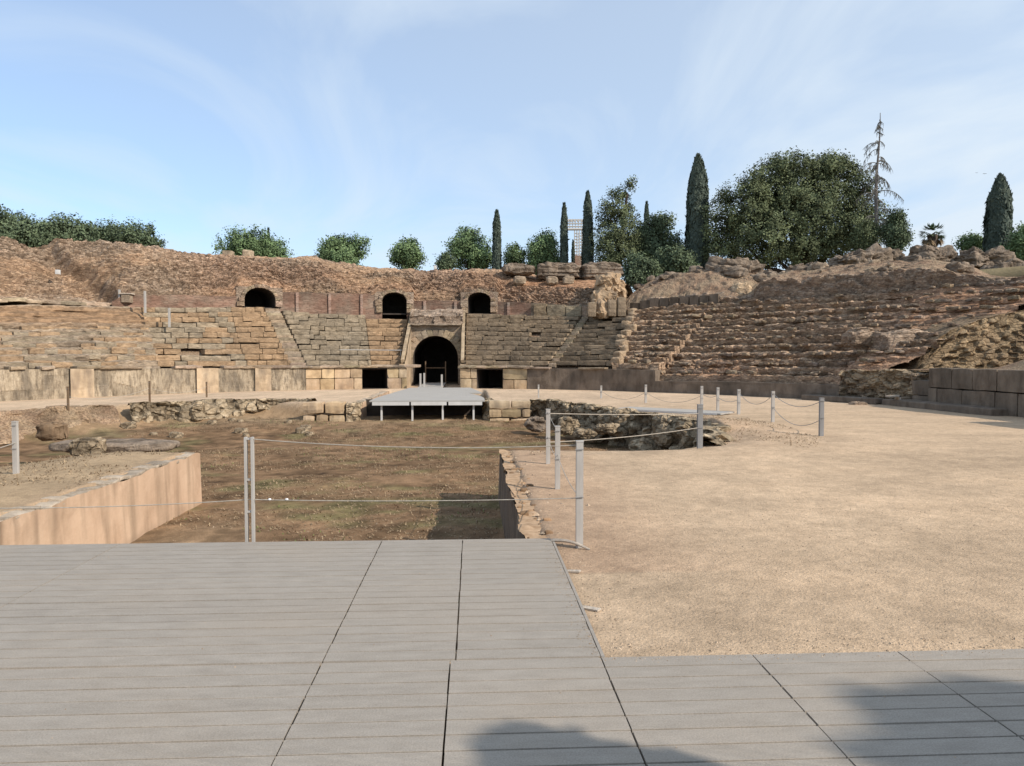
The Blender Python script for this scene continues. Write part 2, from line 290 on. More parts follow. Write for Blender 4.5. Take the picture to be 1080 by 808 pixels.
# arena ground: the colour attribute carries sand, trodden earth and pit floor; noise carries the grain
def groundmat():
    m = mat('arena_sand', [(.25, (.80, .80, .80)), (.5, (1, 1, 1)), (.75, (1.14, 1.12, 1.10))], (.55, .55, .55), detail=8, rough=.95, bump=0, spec=.05)
    t = m.node_tree; p = t.nodes['Principled BSDF']; L = t.links.new; co = t.nodes.new('ShaderNodeTexCoord')
    src = p.inputs['Base Color'].links[0].from_socket
    def noise(s, d, r=.6):
        n = t.nodes.new('ShaderNodeTexNoise'); n.inputs['Scale'].default_value = s; n.inputs['Detail'].default_value = d; n.inputs['Roughness'].default_value = r; L(co.outputs['Object'], n.inputs['Vector']); return n.outputs[0]
    def rng(x, a, b, c, d):
        r = t.nodes.new('ShaderNodeMapRange'); r.inputs[1].default_value = a; r.inputs[2].default_value = b; r.inputs[3].default_value = c; r.inputs[4].default_value = d; L(x, r.inputs[0]); return r.outputs[0]
    def mul(a, b):
        r = t.nodes.new('ShaderNodeMath'); r.operation = 'MULTIPLY'; L(a, r.inputs[0]); L(b, r.inputs[1]); return r.outputs[0]
    g = mul(mul(rng(noise(38, 3), .3, .7, .83, 1.14), rng(noise(8, 5), .32, .68, .85, 1.10)), rng(noise(120, 2), .58, .72, 1.0, .72))
    v = t.nodes.new('ShaderNodeVectorMath'); v.operation = 'SCALE'; L(src, v.inputs[0]); L(g, v.inputs[3]); L(v.outputs[0], p.inputs['Base Color'])
    h = t.nodes.new('ShaderNodeMath'); h.operation = 'MULTIPLY_ADD'; h.inputs[1].default_value = 1.6; L(noise(11, 6, .7), h.inputs[0]); L(noise(55, 4), h.inputs[2])
    b = t.nodes.new('ShaderNodeBump'); b.inputs['Strength'].default_value = .65; b.inputs['Distance'].default_value = .022; L(h.outputs[0], b.inputs['Height']); L(b.outputs[0], p.inputs['Normal'])
    return m
M['ground'] = groundmat()
M['terrain'] = mat('dry_hill', [(.3, (.14, .11, .06)), (.5, (.21, .165, .09)), (.7, (.27, .215, .12))], (.2, .2, .2), bump=.8, bscale=3, bdist=.1)

# ---------------------------------------------------------------- arena ground and the sunken pit (one height field)
PIT = np.array([(-4.95, 4.6), (-4.95, 13.9), (-7.0, 14.3), (-11, 15.5), (-15, 17.0), (-14.6, 22.5), (-12.6, 25.0), (-10.4, 27.4), (-7.6, 28.4), (-6.2, 28.2), (-4.15, 27.7), (-4.15, 38.0),
                (0.45, 38.0), (0.45, 28.3), (2.3, 28.1), (3.1, 27.9), (3.2, 26.5), (4.0, 26.2), (3.95, 24.3), (4.5, 24.0), (4.45, 22.7), (5.0, 22.4), (5.0, 20.9), (5.5, 20.6), (5.4, 18.9), (5.7, 18.6), (5.5, 16.9), (4.8, 15.4), (3.2, 14.25), (1.6, 13.95), (0.49, 13.96), (0.49, 4.6)])
def pit_sd(x, y):                                 # signed distance to the pit outline, positive inside
    d = np.full(np.shape(x), 1e9); ins = np.zeros(np.shape(x), bool); n = len(PIT)
    for i in range(n):
        a, b = PIT[i], PIT[(i+1) % n]; e = b-a; t = np.clip(((x-a[0])*e[0] + (y-a[1])*e[1])/(e@e), 0, 1)
        d = np.minimum(d, np.hypot(x-a[0]-t*e[0], y-a[1]-t*e[1]))
        c = ((a[1] > y) != (b[1] > y)) & (x < (b[0]-a[0])*(y-a[1])/(b[1]-a[1]+1e-12) + a[0]); ins ^= c
    return np.where(ins, d, -d)
GZ = -0.035
def floor_z(x, y): return -0.98 + 0.36*sstep(22, 28.5, y) + 0.05*fbm(x*.5, y*.5, 0, 4, 3) + .03*fbm(x*2.5, y*2.5, 0, 3, 5)
def ground_h(x, y):
    s = pit_sd(x, y)
    left = sstep(-6.2, -9.5, x)                   # the eroded left bank slopes, walls elsewhere drop sheer
    rnd = sstep(4.0, 5.2, x)*sstep(19.5, 17.5, y)
    w = .18 + 2.4*left + .0*rnd; shift = .02 + 0.5*left
    near = sstep(14.5, 13.6, y)
    w = w*(1-near) + (.18 + .7*left)*near
    k = sstep(-w, 0, s - shift*left)
    top = GZ + .025*fbm(x*.35, y*.35, 0, 3, 11) + .008*fbm(x*2.3, y*2.3, 0, 3, 12)
    top = top*(1 - .8*sstep(5.2, 4.2, y)) - .01*sstep(5.2, 4.2, y) - .28*sstep(4.16, 4.0, y)
    mound = .22*np.exp(-(((x-5.6)/1.3)**2 + ((y-18.0)/1.9)**2))
    lip = -.10*sstep(-1.2, -.1, s)*(1-near)*(x > 1)*(y < 17)
    hb = -.35*left*sstep(-5, -.5, s)*(y < 17)
    rock = left*k*(1-k)*4*(.30*fbm(x*.8, y*.8, 0, 4, 21) + .10*fbm(x*3, y*3, 0, 3, 22))
    return (top + mound + lip + hb)*(1-k) + floor_z(x, y)*k + rock, k, s
def axis(fine0, fine1, step, lo, hi, coarse):
    return np.concatenate([np.arange(lo, fine0, coarse), np.arange(fine0, fine1, step), np.arange(fine1, hi+coarse, coarse)])
gx = axis(-15.5, 9.0, .085, -60, 62, 1.2); gy = axis(3.2, 30.0, .085, -70, 70, 1.2)
X, Y = np.meshgrid(gx, gy, indexing='ij')
Hh, K, S = ground_h(X, Y)
sand = np.array([.50, .372, .252]); fl = np.array([.205, .130, .075]); flg = np.array([.17, .138, .068]); pale = np.array([.56, .425, .30]); bank = np.array([.30, .205, .12])
n = fbm(X*.25, Y*.25, 0, 4, 31); n2 = fbm(X*.7, Y*1.1, 0, 4, 32)
col = sand[None, None]*(1 + .14*n[..., None]) + (pale-sand)*(sstep(20, 30, Y)*.75)[..., None]
orange = np.array([.42, .285, .19]); col = col + (orange-col)*(sstep(2.6, .9, X)*sstep(15, 13, Y)*(Y > 6)*.75 + .0)[..., None]
col = col + (orange*1.05-col)*(.45*np.exp(-(((X-5.6)/2.0)**2 + ((Y-17.3)/2.6)**2)))[..., None]
lb = (sstep(-4.6, -5.6, X)*sstep(23, 20, Y)); col = col + (np.array([.40, .298, .185])-col)*(.8*lb)[..., None]
fcol = fl + (flg-fl)*sstep(.05, .5, n2)[..., None]; fcol = fcol + (np.array([.30, .215, .135])-fcol)*(sstep(.15, .6, n)*.4 + .75*sstep(25.5, 28, Y)*(X < 1))[..., None]
fcol = fcol + (np.array([.36, .255, .155])-fcol)*(sstep(-2.6, -4.6, X)*sstep(13, 8, Y)*.9)[..., None]
n6 = fbm(X*5, Y*5, 0, 3, 35); n7 = fbm(X*1.6, Y*2.2, 0, 4, 36); fcol = fcol*(1 + .55*n6 + .5*n7)[..., None]; fcol = np.clip(fcol, .03, .5)
col = col*(1 + .16*fbm(X*1.9, Y*2.6, 0, 4, 37) + .10*n6)[..., None]
kk = sstep(.15, .85, K)[..., None]; col = col*(1-kk) + fcol*kk
slope = (4*K*(1-K))[..., None]; col = col + (bank-col)*np.clip(slope, 0, 1)*.8
a = Acc(); a.add(np.stack([X, Y, Hh], -1).reshape(-1, 3), gridF(len(gx), len(gy)), col.reshape(-1, 3))
tag(a.build('ground', M['ground'], smooth=True), 'sandy arena ground with a sunken brown pit in its middle', 'ground', kind='structure')

# hills round the arena out to the horizon
tt = np.linspace(-PI, PI, 361); dd = np.array([12.0, 12.2, 13.5, 15, 18, 24, 34, 50, 80, 140, 260, 500, 1000, 2000, 4000])
T2, D2 = np.meshgrid(tt, dd, indexing='ij'); hx, hy = E(T2, D2)
back = sstep(math.radians(75), math.radians(120), np.abs(T2))
hz = 6.0 + .5*fbm(hx*.05, hy*.05, 0, 3, 41) - .6*sstep(15, 60, D2) - 3*sstep(200, 3000, D2)
hz = np.where(D2 < 13, 5.2, hz); hz[:, 0] = -1.5
a = Acc(); a.add(np.stack([hx, hy, hz], -1).reshape(-1, 3), gridF(len(tt), len(dd), flip=True)); tag(a.build('hills', M['terrain'], smooth=True), 'dry ground rising behind the ruined stands', 'hill', kind='structure')

# ---------------------------------------------------------------- the boardwalk in front
def boards(acc, x0, x1, y0, y1, pitch=.14, gap=.013, z=0.0, th_=.03, seed=0):
    r = random.Random(seed); nb = int(round((y1-y0)/pitch)); p = (y1-y0)/nb
    for i in range(nb):
        k = 1 + r.uniform(-.03, .03); dz = r.uniform(-.0012, .0012); e0 = r.uniform(0, .004); e1 = r.uniform(0, .004)
        V, F = box_vf(x1-x0-.005-e0-e1, p-gap, th_, 1); acc.add(V + np.array([(x0+x1)/2 + (e0-e1)/2, y0+(i+.5)*p, z-th_/2+dz]), F, (k, k*.995, k*.985))
deck = thing('boardwalk', 'grey plank boardwalk in the foreground', 'boardwalk', (-1.0, 2.0, 0))
sx = [-8.0, -5.56, -3.19, -.84, -.10, .72]; YS = 4.2; YE = 6.97
for i in range(len(sx)-1):
    a = Acc(); boards(a, sx[i], sx[i+1], YS, YE, seed=i, z=0.0); a.build('deck_panel', M['deck'], deck)
sx2 = [-8.0, -5.6, -3.2, -.84, -.13, .715, 1.58, 2.43, 3.3, 4.2, 5.1, 6.0]
for i in range(len(sx2)-1):
    a = Acc(); boards(a, sx2[i], sx2[i+1], -3.2, YS-.012, seed=20+i); a.build('deck_panel', M['deck'], deck)
a = Acc()
abox(a, (-3.64, YE+.012, -.10), (8.7, .02, .19)); abox(a, (.732, (YS+YE)/2, -.02), (.02, YE-YS, .034))
for x in (-7, -4.4, -1.8, .3): abox(a, (x, 5.8, -.09), (.09, 2.3, .1))
a.build('edge_board', M['deck'], deck)
for k, (x, y) in enumerate(((-7.4, 6.8), (-4.6, 6.8), (-2.0, 6.8), (.2, 6.8))):
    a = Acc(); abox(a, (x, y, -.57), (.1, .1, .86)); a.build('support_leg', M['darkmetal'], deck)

# ---------------------------------------------------------------- walls of the pit
def wall_slab(name, label, x0, x1, y0, y1, z0, z1, face, seed, capname='wall_cap', fmat='plaster'):
    """long plastered wall with an eroded top and a crumbly cap; face = +1/-1 is the plastered side along x"""
    t = thing(name, label, 'wall', ((x0+x1)/2, (y0+y1)/2, z0))
    nu, nv = int((y1-y0)/.05), 24; u = np.linspace(y0, y1, nu); v = np.linspace(0, 1, nv); Uu, Vv = np.meshgrid(u, v, indexing='ij')
    top = z1 - .045 + .06*fbm(Uu*2.2, Uu*0+seed, 0, 4, seed); xf = x1 if face > 0 else x0
    Z = z0 + (top-z0)*Vv; D = .022*fbm(Uu*1.2, Z*1.2, 0, 5, seed+1) - .02*sstep(.25, .5, fbm(Uu*2.5, Z*3.5, 0, 3, seed+2))*sstep(.55, .95, Vv); b = Acc()
    Xf = xf + face*(D + .03*(1-Vv)); drip = sstep(.05, .5, fbm(Uu*5, Vv*.6, 0, 4, seed+5))*sstep(.25, 1, Vv + .35*fbm(Uu*3, 0*Uu, 0, 3, seed+6)); foot = sstep(.28, .0, Vv + .2*fbm(Uu*2, Vv*3, 0, 3, seed+9)); b.add(np.stack([Xf, Uu, Z], -1).reshape(-1, 3), gridF(nu, nv, flip=face < 0), ((1-.42*drip)*(1-.25*foot))[..., None].reshape(-1, 1)*np.array([1, .98, .95]))
    xe = np.linspace(x0, x1, 8); E1, V1 = np.meshgrid(xe, v, indexing='ij'); zt = z1 - .045 + .06*fbm(y1*2.2, seed, 0, 4, seed)
    b.add(np.stack([E1, np.full_like(E1, y1) + .01*fbm(E1*3, V1*3, 0, 3, seed+4), z0 + (zt-z0)*V1], -1).reshape(-1, 3), gridF(8, nv, flip=True))
    b.build('plaster_face', M[fmat], t, smooth=True)
    if face < 0:                                  # trodden earth runs over the top of this wall
        xk = np.linspace(x0-.01, x0+.52, 14); X_, Y_ = np.meshgrid(xk, u, indexing='ij'); rag = .05*fbm(Y_*2.5, 0*Y_, 0, 4, seed+7); k_ = (X_-x0)/.52
        b = Acc(); b.add(np.stack([X_ + rag*(1-k_), Y_, z1 - .03 + .035*fbm(X_*6, Y_*6, 0, 4, seed+8)*(1-k_) - .03*k_], -1).reshape(-1, 3), gridF(14, nu), (.95, .85, .75)); b.build('earth_top', M['gravel'], t, smooth=True)
    b = Acc(); r = random.Random(seed); y = y0
    while y < y1:
        if face < 0:
            for q in range(1): l = .02 + .09*r.random()**3; abox(b, (x0 + r.uniform(.02, .34), min(y + r.uniform(0, .1), y1-.05), z1-.035+r.uniform(-.03, .015)), (l*r.uniform(.7, 1.4), l*1.2, l*.7), col=np.array([.75, .62, .5])*r.uniform(.6, 1.25), rough=.03, n=3, seed=r.randrange(999), roundk=.3)
            y += .09; continue
        l = r.uniform(.10, .32); x = x0 + (.06 if face < 0 else 0); w = x1-x0 - .05
        abox(b, ((x0+x1)/2 + r.uniform(-.01, .01), min(y+l/2, y1-l/2), z1-.055+r.uniform(-.02, .012)), (w*r.uniform(.9, 1.08), l*1.25, .06), col=np.array([1, .96, .9])*r.uniform(.6, 1.0), rough=.045, n=4, seed=r.randrange(999), roundk=.4)
        y += l
    b.build(capname, M['capstone'] if face > 0 else M['gravel'], t)
    return t
wall_slab('plaster_wall', 'peach plastered retaining wall with crumbling white top on the left of the pit', -5.28, -4.93, 7.0, 13.92, -1.15, -.01, 1, 51)
wall_slab('retaining_wall', 'shaded retaining wall with ragged top on the right of the pit by the boardwalk', .49, .80, 7.0, 13.95, -1.15, -.01, -1, 61, 'wall_cap', 'darkpod')  # darker podium stone puts this wall's shade into its colour
wall_slab('short_wall', 'short peach plastered wall beside the far platform', -4.45, -4.12, 27.75, 37.5, -.9, .0, 1, 71)

def stone_col(r): 
    k = r.uniform(.7, 1.25); return np.array([k*r.uniform(.96, 1.06), k, k*r.uniform(.88, 1.02)])
def rock_strip(name, label, pts, z0, z1, seed, cat='rock wall', sc=(.55, .42), amp=.24, lean=.15, material='pitrock', lip=.5, slot=None, zt=None):
    """a quarried rock face along a ground line, its face on the right of the direction of travel"""
    P = np.asarray(pts, float); seg = np.hypot(*np.diff(P, axis=0).T); s = np.concatenate([[0], np.cumsum(seg)]); nu = int(s[-1]/.05)+2; u = np.linspace(0, s[-1], nu)
    x, y = np.interp(u, s, P[:, 0]), np.interp(u, s, P[:, 1])
    kx = np.convolve(np.pad(x, 6, 'edge'), np.ones(13)/13, 'valid'); ky = np.convolve(np.pad(y, 6, 'edge'), np.ones(13)/13, 'valid'); x, y = kx, ky
    tx, ty = np.gradient(x), np.gradient(y); l = np.hypot(tx, ty); nx, ny = ty/l, -tx/l
    Hs = (z1-z0); nf = int(Hs/.04)+2; nl = 10
    v = np.concatenate([np.linspace(0, 1, nf), np.full(nl, 1.0)]); back_ = np.concatenate([np.zeros(nf), np.linspace(.05, lip, nl)])
    U_, V_ = np.meshgrid(u, v, indexing='ij'); B_ = np.broadcast_to(back_, U_.shape)
    Zt = z1 + .06*fbm(U_*1.1, 0*U_, 0, 4, seed+2) if zt is None else zt(U_)
    wu, wv = U_ + .25*fbm(U_*1.3, V_*1.3, 0, 3, seed+5), (V_*Hs + B_) + .2*fbm(U_*1.3, V_*1.3+9, 0, 3, seed+6)
    f1, f2, idn = worley(wu/sc[0], wv/sc[1], seed); g1, g2, idb = worley(wu/sc[0]*2.7, wv/sc[1]*2.7, seed+1)
    D = amp*(idn-.4)*sstep(0, .25, f2-f1) + amp*.35*(idb-.5)*sstep(0, .3, g2-g1) + .22*fbm(U_*.8, V_*.8, 0, 4, seed+3) - lean*V_ + .03
    if slot is not None: D = D + slot(U_)
    edge = 1 - sstep(.75, 1.0, V_)*.0
    Z = z0 + (Zt-z0)*V_ - .14*sstep(.55*lip, lip, B_) + (B_ > 0)*.06*(idb-.5)
    off = D*edge - B_
    Pp = np.stack([x[:, None] + nx[:, None]*off, y[:, None] + ny[:, None]*off, Z], -1)
    c = (.72 + .55*idn)[..., None]*np.array([1, .99, .96]) * (1 + .25*(idb[..., None]-.5))
    b = Acc(); b.add(Pp.reshape(-1, 3), gridF(nu, len(v)), c.reshape(-1, 3)); o = b.build(name, M[material], loc=(x.mean(), y.mean(), z0), smooth=False); return tag(o, label, cat)
rock_strip('rock_wall', 'rugged brown rock wall behind the left side of the pit', [(-11.6, 26.2), (-10.2, 27.3), (-8.8, 28.2), (-7.3, 28.45), (-5.9, 28.3)], -1.05, .06, 81, sc=(.42, .36), amp=.34, lean=.30, slot=lambda u: .30*fbm(u*.9, 0*u, 0, 3, 57))
rock_strip('rock_wall', 'jagged rock wall with dark hollows on the right side of the pit', [(2.0, 28.05), (3.0, 27.85), (3.1, 26.4), (3.9, 26.1), (3.85, 24.2), (4.4, 23.9), (4.35, 22.6), (4.9, 22.3), (4.9, 20.8), (5.4, 20.5), (5.3, 18.8), (5.6, 18.5), (5.4, 16.95), (4.8, 15.75), (4.2, 15.1)], -1.05, .08, 82, sc=(.40, .36), amp=.34, lean=.12, lip=.42,
           slot=lambda u: .22*np.clip(vnoise(u*.85, 0*u, 0, 58)*1.8, -1, 1) + .10)
rock_strip('earth_bank', 'eroded earth and stone bank left of the plastered wall', [(-14.2, 22.6), (-13.2, 24.3), (-11.6, 26.1)], -.9, .0, 83, cat='bank', sc=(.6, .4), amp=.22, lean=.9, lip=.9, material='earth')

def masonry(acc, c, w, h, dpt, ax, courses, bw, seed, colf=stone_col, rough=.035, gap=.012, jit=.02, missing=0.0, n=3, rk=.12):
    """courses of squared blocks filling a w x h face; c = bottom centre of the face, ax = (along, outward, up)"""
    r = random.Random(seed); z = 0; hs = [h/courses*r.uniform(.85, 1.15) for _ in range(courses)]; s = h/sum(hs)
    for hh in hs:
        hh *= s; x = -w/2 - r.uniform(0, bw*.5)*0
        while x < w/2 - 1e-3:
            l = min(bw*r.uniform(.65, 1.4), w/2-x)
            if w/2-x-l < bw*.35: l = w/2-x
            if r.random() >= missing:
                o = np.asarray(c) + ax[0]*(x+l/2) + ax[1]*(-dpt/2 + r.uniform(-jit, jit)) + ax[2]*(z+hh/2)
                abox(acc, o, (l-gap, dpt, hh-gap), ax, colf(r), rough, n, r.randrange(9999), rk)
            x += l
        z += hh
CAMF = (np.array([1., 0, 0]), np.array([0, -1., 0]), np.array([0, 0, 1.]))
t = thing('stone_block_pile', 'stack of big squared stones left of the far platform', 'stone wall', (-5.2, 27.6, -.85)); a = Acc()
masonry(a, (-5.35, 27.35, -.88), 1.55, .95, .5, CAMF, 2, .62, 91, rough=.05, rk=.2, gap=.03, jit=.04); a.build('stone_blocks', M['ashlar'], t)
t = thing('stone_block_pile', 'stack of squared stones in three courses right of the far platform', 'stone wall', (1.4, 27.6, -.85)); a = Acc()
masonry(a, (1.32, 27.3, -.86), 1.55, .95, .5, CAMF, 3, .62, 92, rough=.05, rk=.2, gap=.03, jit=.04); a.build('stone_blocks', M['ashlar'], t)
rock_strip('rubble_pier', 'narrow rubble pier between platform and stacked stones', [(.42, 29.5), (.40, 27.6), (.62, 27.28)], -.9, .02, 84, cat='pier', sc=(.3, .25), amp=.12, lean=.03, lip=.4)
rock_strip('rubble_pier', 'rubble end beside the stones left of the platform', [(-4.62, 27.36), (-4.1, 27.4), (-4.12, 28.4)], -.9, -.02, 85, cat='pier', sc=(.3, .25), amp=.10, lean=.03, lip=.4)

# ---------------------------------------------------------------- boulders and loose stones
def boulder(name, label, c, s, seed, material='rock', cat='boulder', group=None, strata=0.0, rot=0.0, flat=.55, n=40, amp=.28):
    a_, b_ = np.meshgrid(np.linspace(0, 2*PI, n*2), np.linspace(-PI/2, PI/2, n), indexing='ij')
    V = np.stack([np.cos(b_)*np.cos(a_), np.cos(b_)*np.sin(a_), np.sin(b_)], -1)
    V = np.sign(V)*np.abs(V)**flat
    q = V*np.array(s)/2*1.0
    ca, sa = math.cos(rot), math.sin(rot); sc = max(.25, min(s)*.8)
    d = amp*fbm(q[..., 0]/sc+seed, q[..., 1]/sc, q[..., 2]/sc, 5, seed); f1, f2, idn = worley((a_/(2*PI))*9*max(1, s[0]/2), b_*4/ max(.6, 1.5-s[2]*.3), seed)
    d = d + .16*(idn-.5)*sstep(0, .2, f2-f1)
    if strata: d = d + strata*(np.abs(((q[..., 2]/.28 + fbm(q[..., 0], q[..., 1], 0, 2, seed)*.6) % 1)-.5)-.25)
    d = d*np.cos(b_)**.15
    lim = min(s)*.5; q = q + V*d[..., None]*lim*1.4
    q = np.stack([q[..., 0]*ca - q[..., 1]*sa, q[..., 0]*sa + q[..., 1]*ca, q[..., 2]], -1) + np.array(c)
    k = (.8+.4*idn)[..., None]*np.array([1, .98, .95]); a = Acc(); a.add(q.reshape(-1, 3), gridF(n*2, n), k.reshape(-1, 3))
    return tag(a.build(name, M[material], loc=(c[0], c[1], c[2]-s[2]/2)), label, cat, group)
def on_ground(px, py, z=GZ): return gp(px, py, z)
c = yp(55, 455, 18.5); boulder('boulder', 'dark brown boulder on the left bank of the pit', (c[0], c[1], c[2]), (.62, .5, .42), 3, 'wood', amp=.35)
c = gp(118, 474, -.2); boulder('stone_slab', 'flat grey stone slab lying beyond the plastered wall', (c[0]-.3, c[1]+.8, c[2]-.02), (2.6, 1.0, .24), 5, 'rock', 'stone', flat=.6)
c = gp(85, 476, -.2); boulder('boulder', 'small pale stone at the end of the flat slab', (c[0], c[1]+.3, c[2]+.02), (.6, .5, .4), 6, 'pitrock')
for i, (px, py, w, h, lb) in enumerate(((566, 447, .6, .5, 'dark grey boulder fallen beside the squared stones'), (598, 449, .6, .5, 'tan boulder leaning in the right arm of the pit'), (622, 458, .8, .4, 'round grey boulder low in the pit hollow'), (640, 452, .8, .28, 'flat pale boulder above the round grey one'))):
    c = yp(px, py, 24.5-i*.9); boulder('boulder', lb, (c[0], c[1], c[2]), (w, w*.8, h), 100+i, 'pitrock' if i else 'rock', amp=.7, flat=.8, n=48)
for i, (px, w, h, Yv, lb) in enumerate(((660, 1.1, .95, 22.4, 'large pale rock buttress standing out of the right trench side'), (706, .8, .92, 20.2, 'narrower pale rock buttress left of the dark post'))):
    c = yp(px, 455, Yv); boulder('rock_buttress', lb, (c[0], c[1], -.42), (w, 1.0, h), 130+i, 'pitrock', 'rock', amp=.6, flat=.7, n=70)
rr = random.Random(5)
for i in range(12):
    px, py = rr.uniform(130, 330), rr.uniform(432, 462); Yv = 27.6 - (py-432)/30*3.5; c = yp(px, py, Yv)
    g = ground_h(np.array(c[0]), np.array(c[1]))[0]
    s = rr.uniform(.14, .34); boulder('loose_stone', 'loose stone fallen at the foot of the rock face behind the pit', (c[0], c[1], float(g)+s*.15), (s*1.4, s, s*.8), 200+i, 'pitrock', 'stone', 'loose stones on the left bank', n=12)

# ---------------------------------------------------------------- podium wall round the arena
def arc(t0, t1, step=.08, d=0.0):
    x, y = E(np.linspace(t0, t1, 200), d); L = np.hypot(np.diff(x), np.diff(y)).sum(); return np.linspace(t0, t1, max(3, int(L/step)+1))
def arclen(t, d):
    x, y = E(t, d); return np.concatenate([[0], np.cumsum(np.hypot(np.diff(x), np.diff(y)))])
def podium_face(acc, t0, t1, ztop, seed, d=0.0, amp=.05, zb=-.12):
    ts = arc(t0, t1, .06, d); u = arclen(ts, d) + t0*30; v = np.linspace(0, 1, 24); U_, V_ = np.meshgrid(u, v, indexing='ij'); T_ = np.broadcast_to(ts[:, None], U_.shape)
    zt = ztop(T_) if callable(ztop) else ztop
    f1, f2, idn = worley(U_/.9, V_*1.3/.55, seed); D = amp*(.5*fbm(U_*1.5, V_*2, 0, 4, seed+1) + .8*fbm(U_*5, V_*1.2, 0, 3, seed+2) + .5*(idn-.5))
    x, y = E(T_, d - D); Z = zb + (zt-zb)*V_
    acc.add(np.stack([x, y, Z], -1).reshape(-1, 3), gridF(len(ts), 24, flip=False), ((.8+.35*idn)[..., None]*np.ones(3)).reshape(-1, 3))
    x2, y2 = E(T_[:, :6], d + np.linspace(0, 1.3, 6)[None]); acc.add(np.stack([x2, y2, np.broadcast_to(Z[:, -1:], x2.shape)], -1).reshape(-1, 3), gridF(len(ts), 6), (.9, .9, .9))
def cornice(acc, t0, t1, ztop, seed, prob=.8, d=-.07, h=.14):
    r = random.Random(seed); t = t0
    while t < t1:
        w = r.uniform(.5, 1.5); dt = w/30; tm = min(t+dt/2, t1); ax = frame(tm)
        x, y = E(tm, d + .28); z = ztop(tm) if callable(ztop) else ztop
        if r.random() < prob: abox(acc, (x, y, z + h/2 + r.uniform(-.03, .01)), (w*.98, .66, h), ax, stone_col(r), .05, 4, r.randrange(999), .25)
        t += dt
def T0(px): return float(th(px, 0))
pod = table([(-120, 385), (0, 390), (100, 389), (235, 388.5), (330, 388), (430, 388), (485, 388), (600, 389), (690, 390.5)], 0)
podm = thing('podium_wall', 'long stained stone podium wall round the left of the arena', 'wall', (*E(T0(150), 0), 0))
a = Acc(); podium_face(a, math.radians(-78), T0(322), pod, 301); a.build('wall_face', M['podium'], podm)
for i, (p0, p1) in enumerate(((-48, -30), (72, 97), (206, 229), (268, 285))):
    a = Acc(); t0, t1 = T0(p0), T0(p1)
    masonry_w = 30*(t1-t0); podium_face(a, t0, t1, lambda q: pod(q)+.01, 310+i, d=-.10, amp=.02); a.build('pilaster', M['ashlar'], podm)
a = Acc(); cornice(a, math.radians(-70), T0(322), pod, 321, .72); a.build('cornice', M['stone'], podm)
def opening(name, parent, px0, px1, zt, seed, d=0.0, deep=3.0):
    """low doorway in the podium: a stone passage coloured dark for its shade, with jambs"""
    ta, tb = T0(px0), T0(px1); tm = (ta+tb)/2; ax = frame(tm); x0, y0 = E(ta, d+.02); x1, y1 = E(tb, d+.02); w = math.hypot(x1-x0, y1-y0); c = np.array([(x0+x1)/2, (y0+y1)/2, 0.])
    b = Acc()
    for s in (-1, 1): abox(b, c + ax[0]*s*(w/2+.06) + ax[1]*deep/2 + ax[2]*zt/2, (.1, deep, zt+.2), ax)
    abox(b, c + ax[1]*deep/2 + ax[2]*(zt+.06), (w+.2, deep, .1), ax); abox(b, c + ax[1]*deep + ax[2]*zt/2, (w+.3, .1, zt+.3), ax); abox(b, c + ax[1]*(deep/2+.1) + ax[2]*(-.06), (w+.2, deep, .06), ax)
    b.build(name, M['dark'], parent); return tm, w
def ashlar_panel(acc, px0, px1, zt, courses, bw, seed, d=0.0, colf=stone_col):
    ta, tb = T0(px0), T0(px1); n_ = max(1, int((tb-ta)*32/1.6)); e = np.linspace(ta, tb, n_+1)
    for i in range(n_):
        tm = (e[i]+e[i+1])/2; ax = frame(tm); xa, ya = E(e[i], d); xb, yb = E(e[i+1], d); x, y = E(tm, d)
        masonry(acc, ((xa+xb)/2, (ya+yb)/2, -.05), math.hypot(xb-xa, yb-ya), zt+.05, .45, (ax[0], -ax[1], ax[2]), courses, bw, seed+i, colf, .02, .012, .015, n=3, rk=.08)
pl = thing('podium_wall', 'pale squared stone podium wall with a low dark doorway left of the arched gate', 'wall', (*E(T0(375), 0), 0))
a = Acc(); ashlar_panel(a, 322, 382, 1.05, 2, .75, 330); ashlar_panel(a, 408, 429, 1.05, 2, .6, 340); a.build('ashlar_face', M['ashlar'], pl)
opening('doorway_passage', pl, 382, 408, .98, 1)
a = Acc(); cornice(a, T0(322), T0(430), 1.06, 341, 1.0); a.build('cornice', M['stone'], pl)
pr = thing('podium_wall', 'squared stone podium wall with a low dark doorway right of the arched gate', 'wall', (*E(T0(520), 0), 0))
a = Acc(); ashlar_panel(a, 485, 503, 1.02, 2, .55, 350); ashlar_panel(a, 530, 556, 1.02, 2, .9, 355); a.build('ashlar_face', M['ashlar'], pr)
opening('doorway_passage', pr, 503, 530, .95, 2)
a = Acc(); cornice(a, T0(485), T0(548), 1.03, 343, 1.0); a.build('cornice', M['stone'], pr)
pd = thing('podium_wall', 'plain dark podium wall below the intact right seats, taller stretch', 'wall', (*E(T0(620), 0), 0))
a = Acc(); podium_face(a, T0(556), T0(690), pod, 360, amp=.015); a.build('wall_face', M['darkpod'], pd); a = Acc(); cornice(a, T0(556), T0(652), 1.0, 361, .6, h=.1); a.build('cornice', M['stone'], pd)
podlow = table([(688, 402), (760, 402.5), (880, 406)], 0)
pe = thing('podium_wall', 'low dark podium wall below the rubble rows on the right', 'wall', (*E(T0(785), 0), 0))
a = Acc(); podium_face(a, T0(690), T0(886), podlow, 370, amp=.015); a.build('wall_face', M['darkpod'], pe)
a = Acc(); ax = frame(T0(690)); x, y = E(T0(690), .3); abox(a, (x, y, .5), (.12, .6, 1.0), ax, rough=.02, n=4); a.build('wall_end', M['darkpod'], pe)
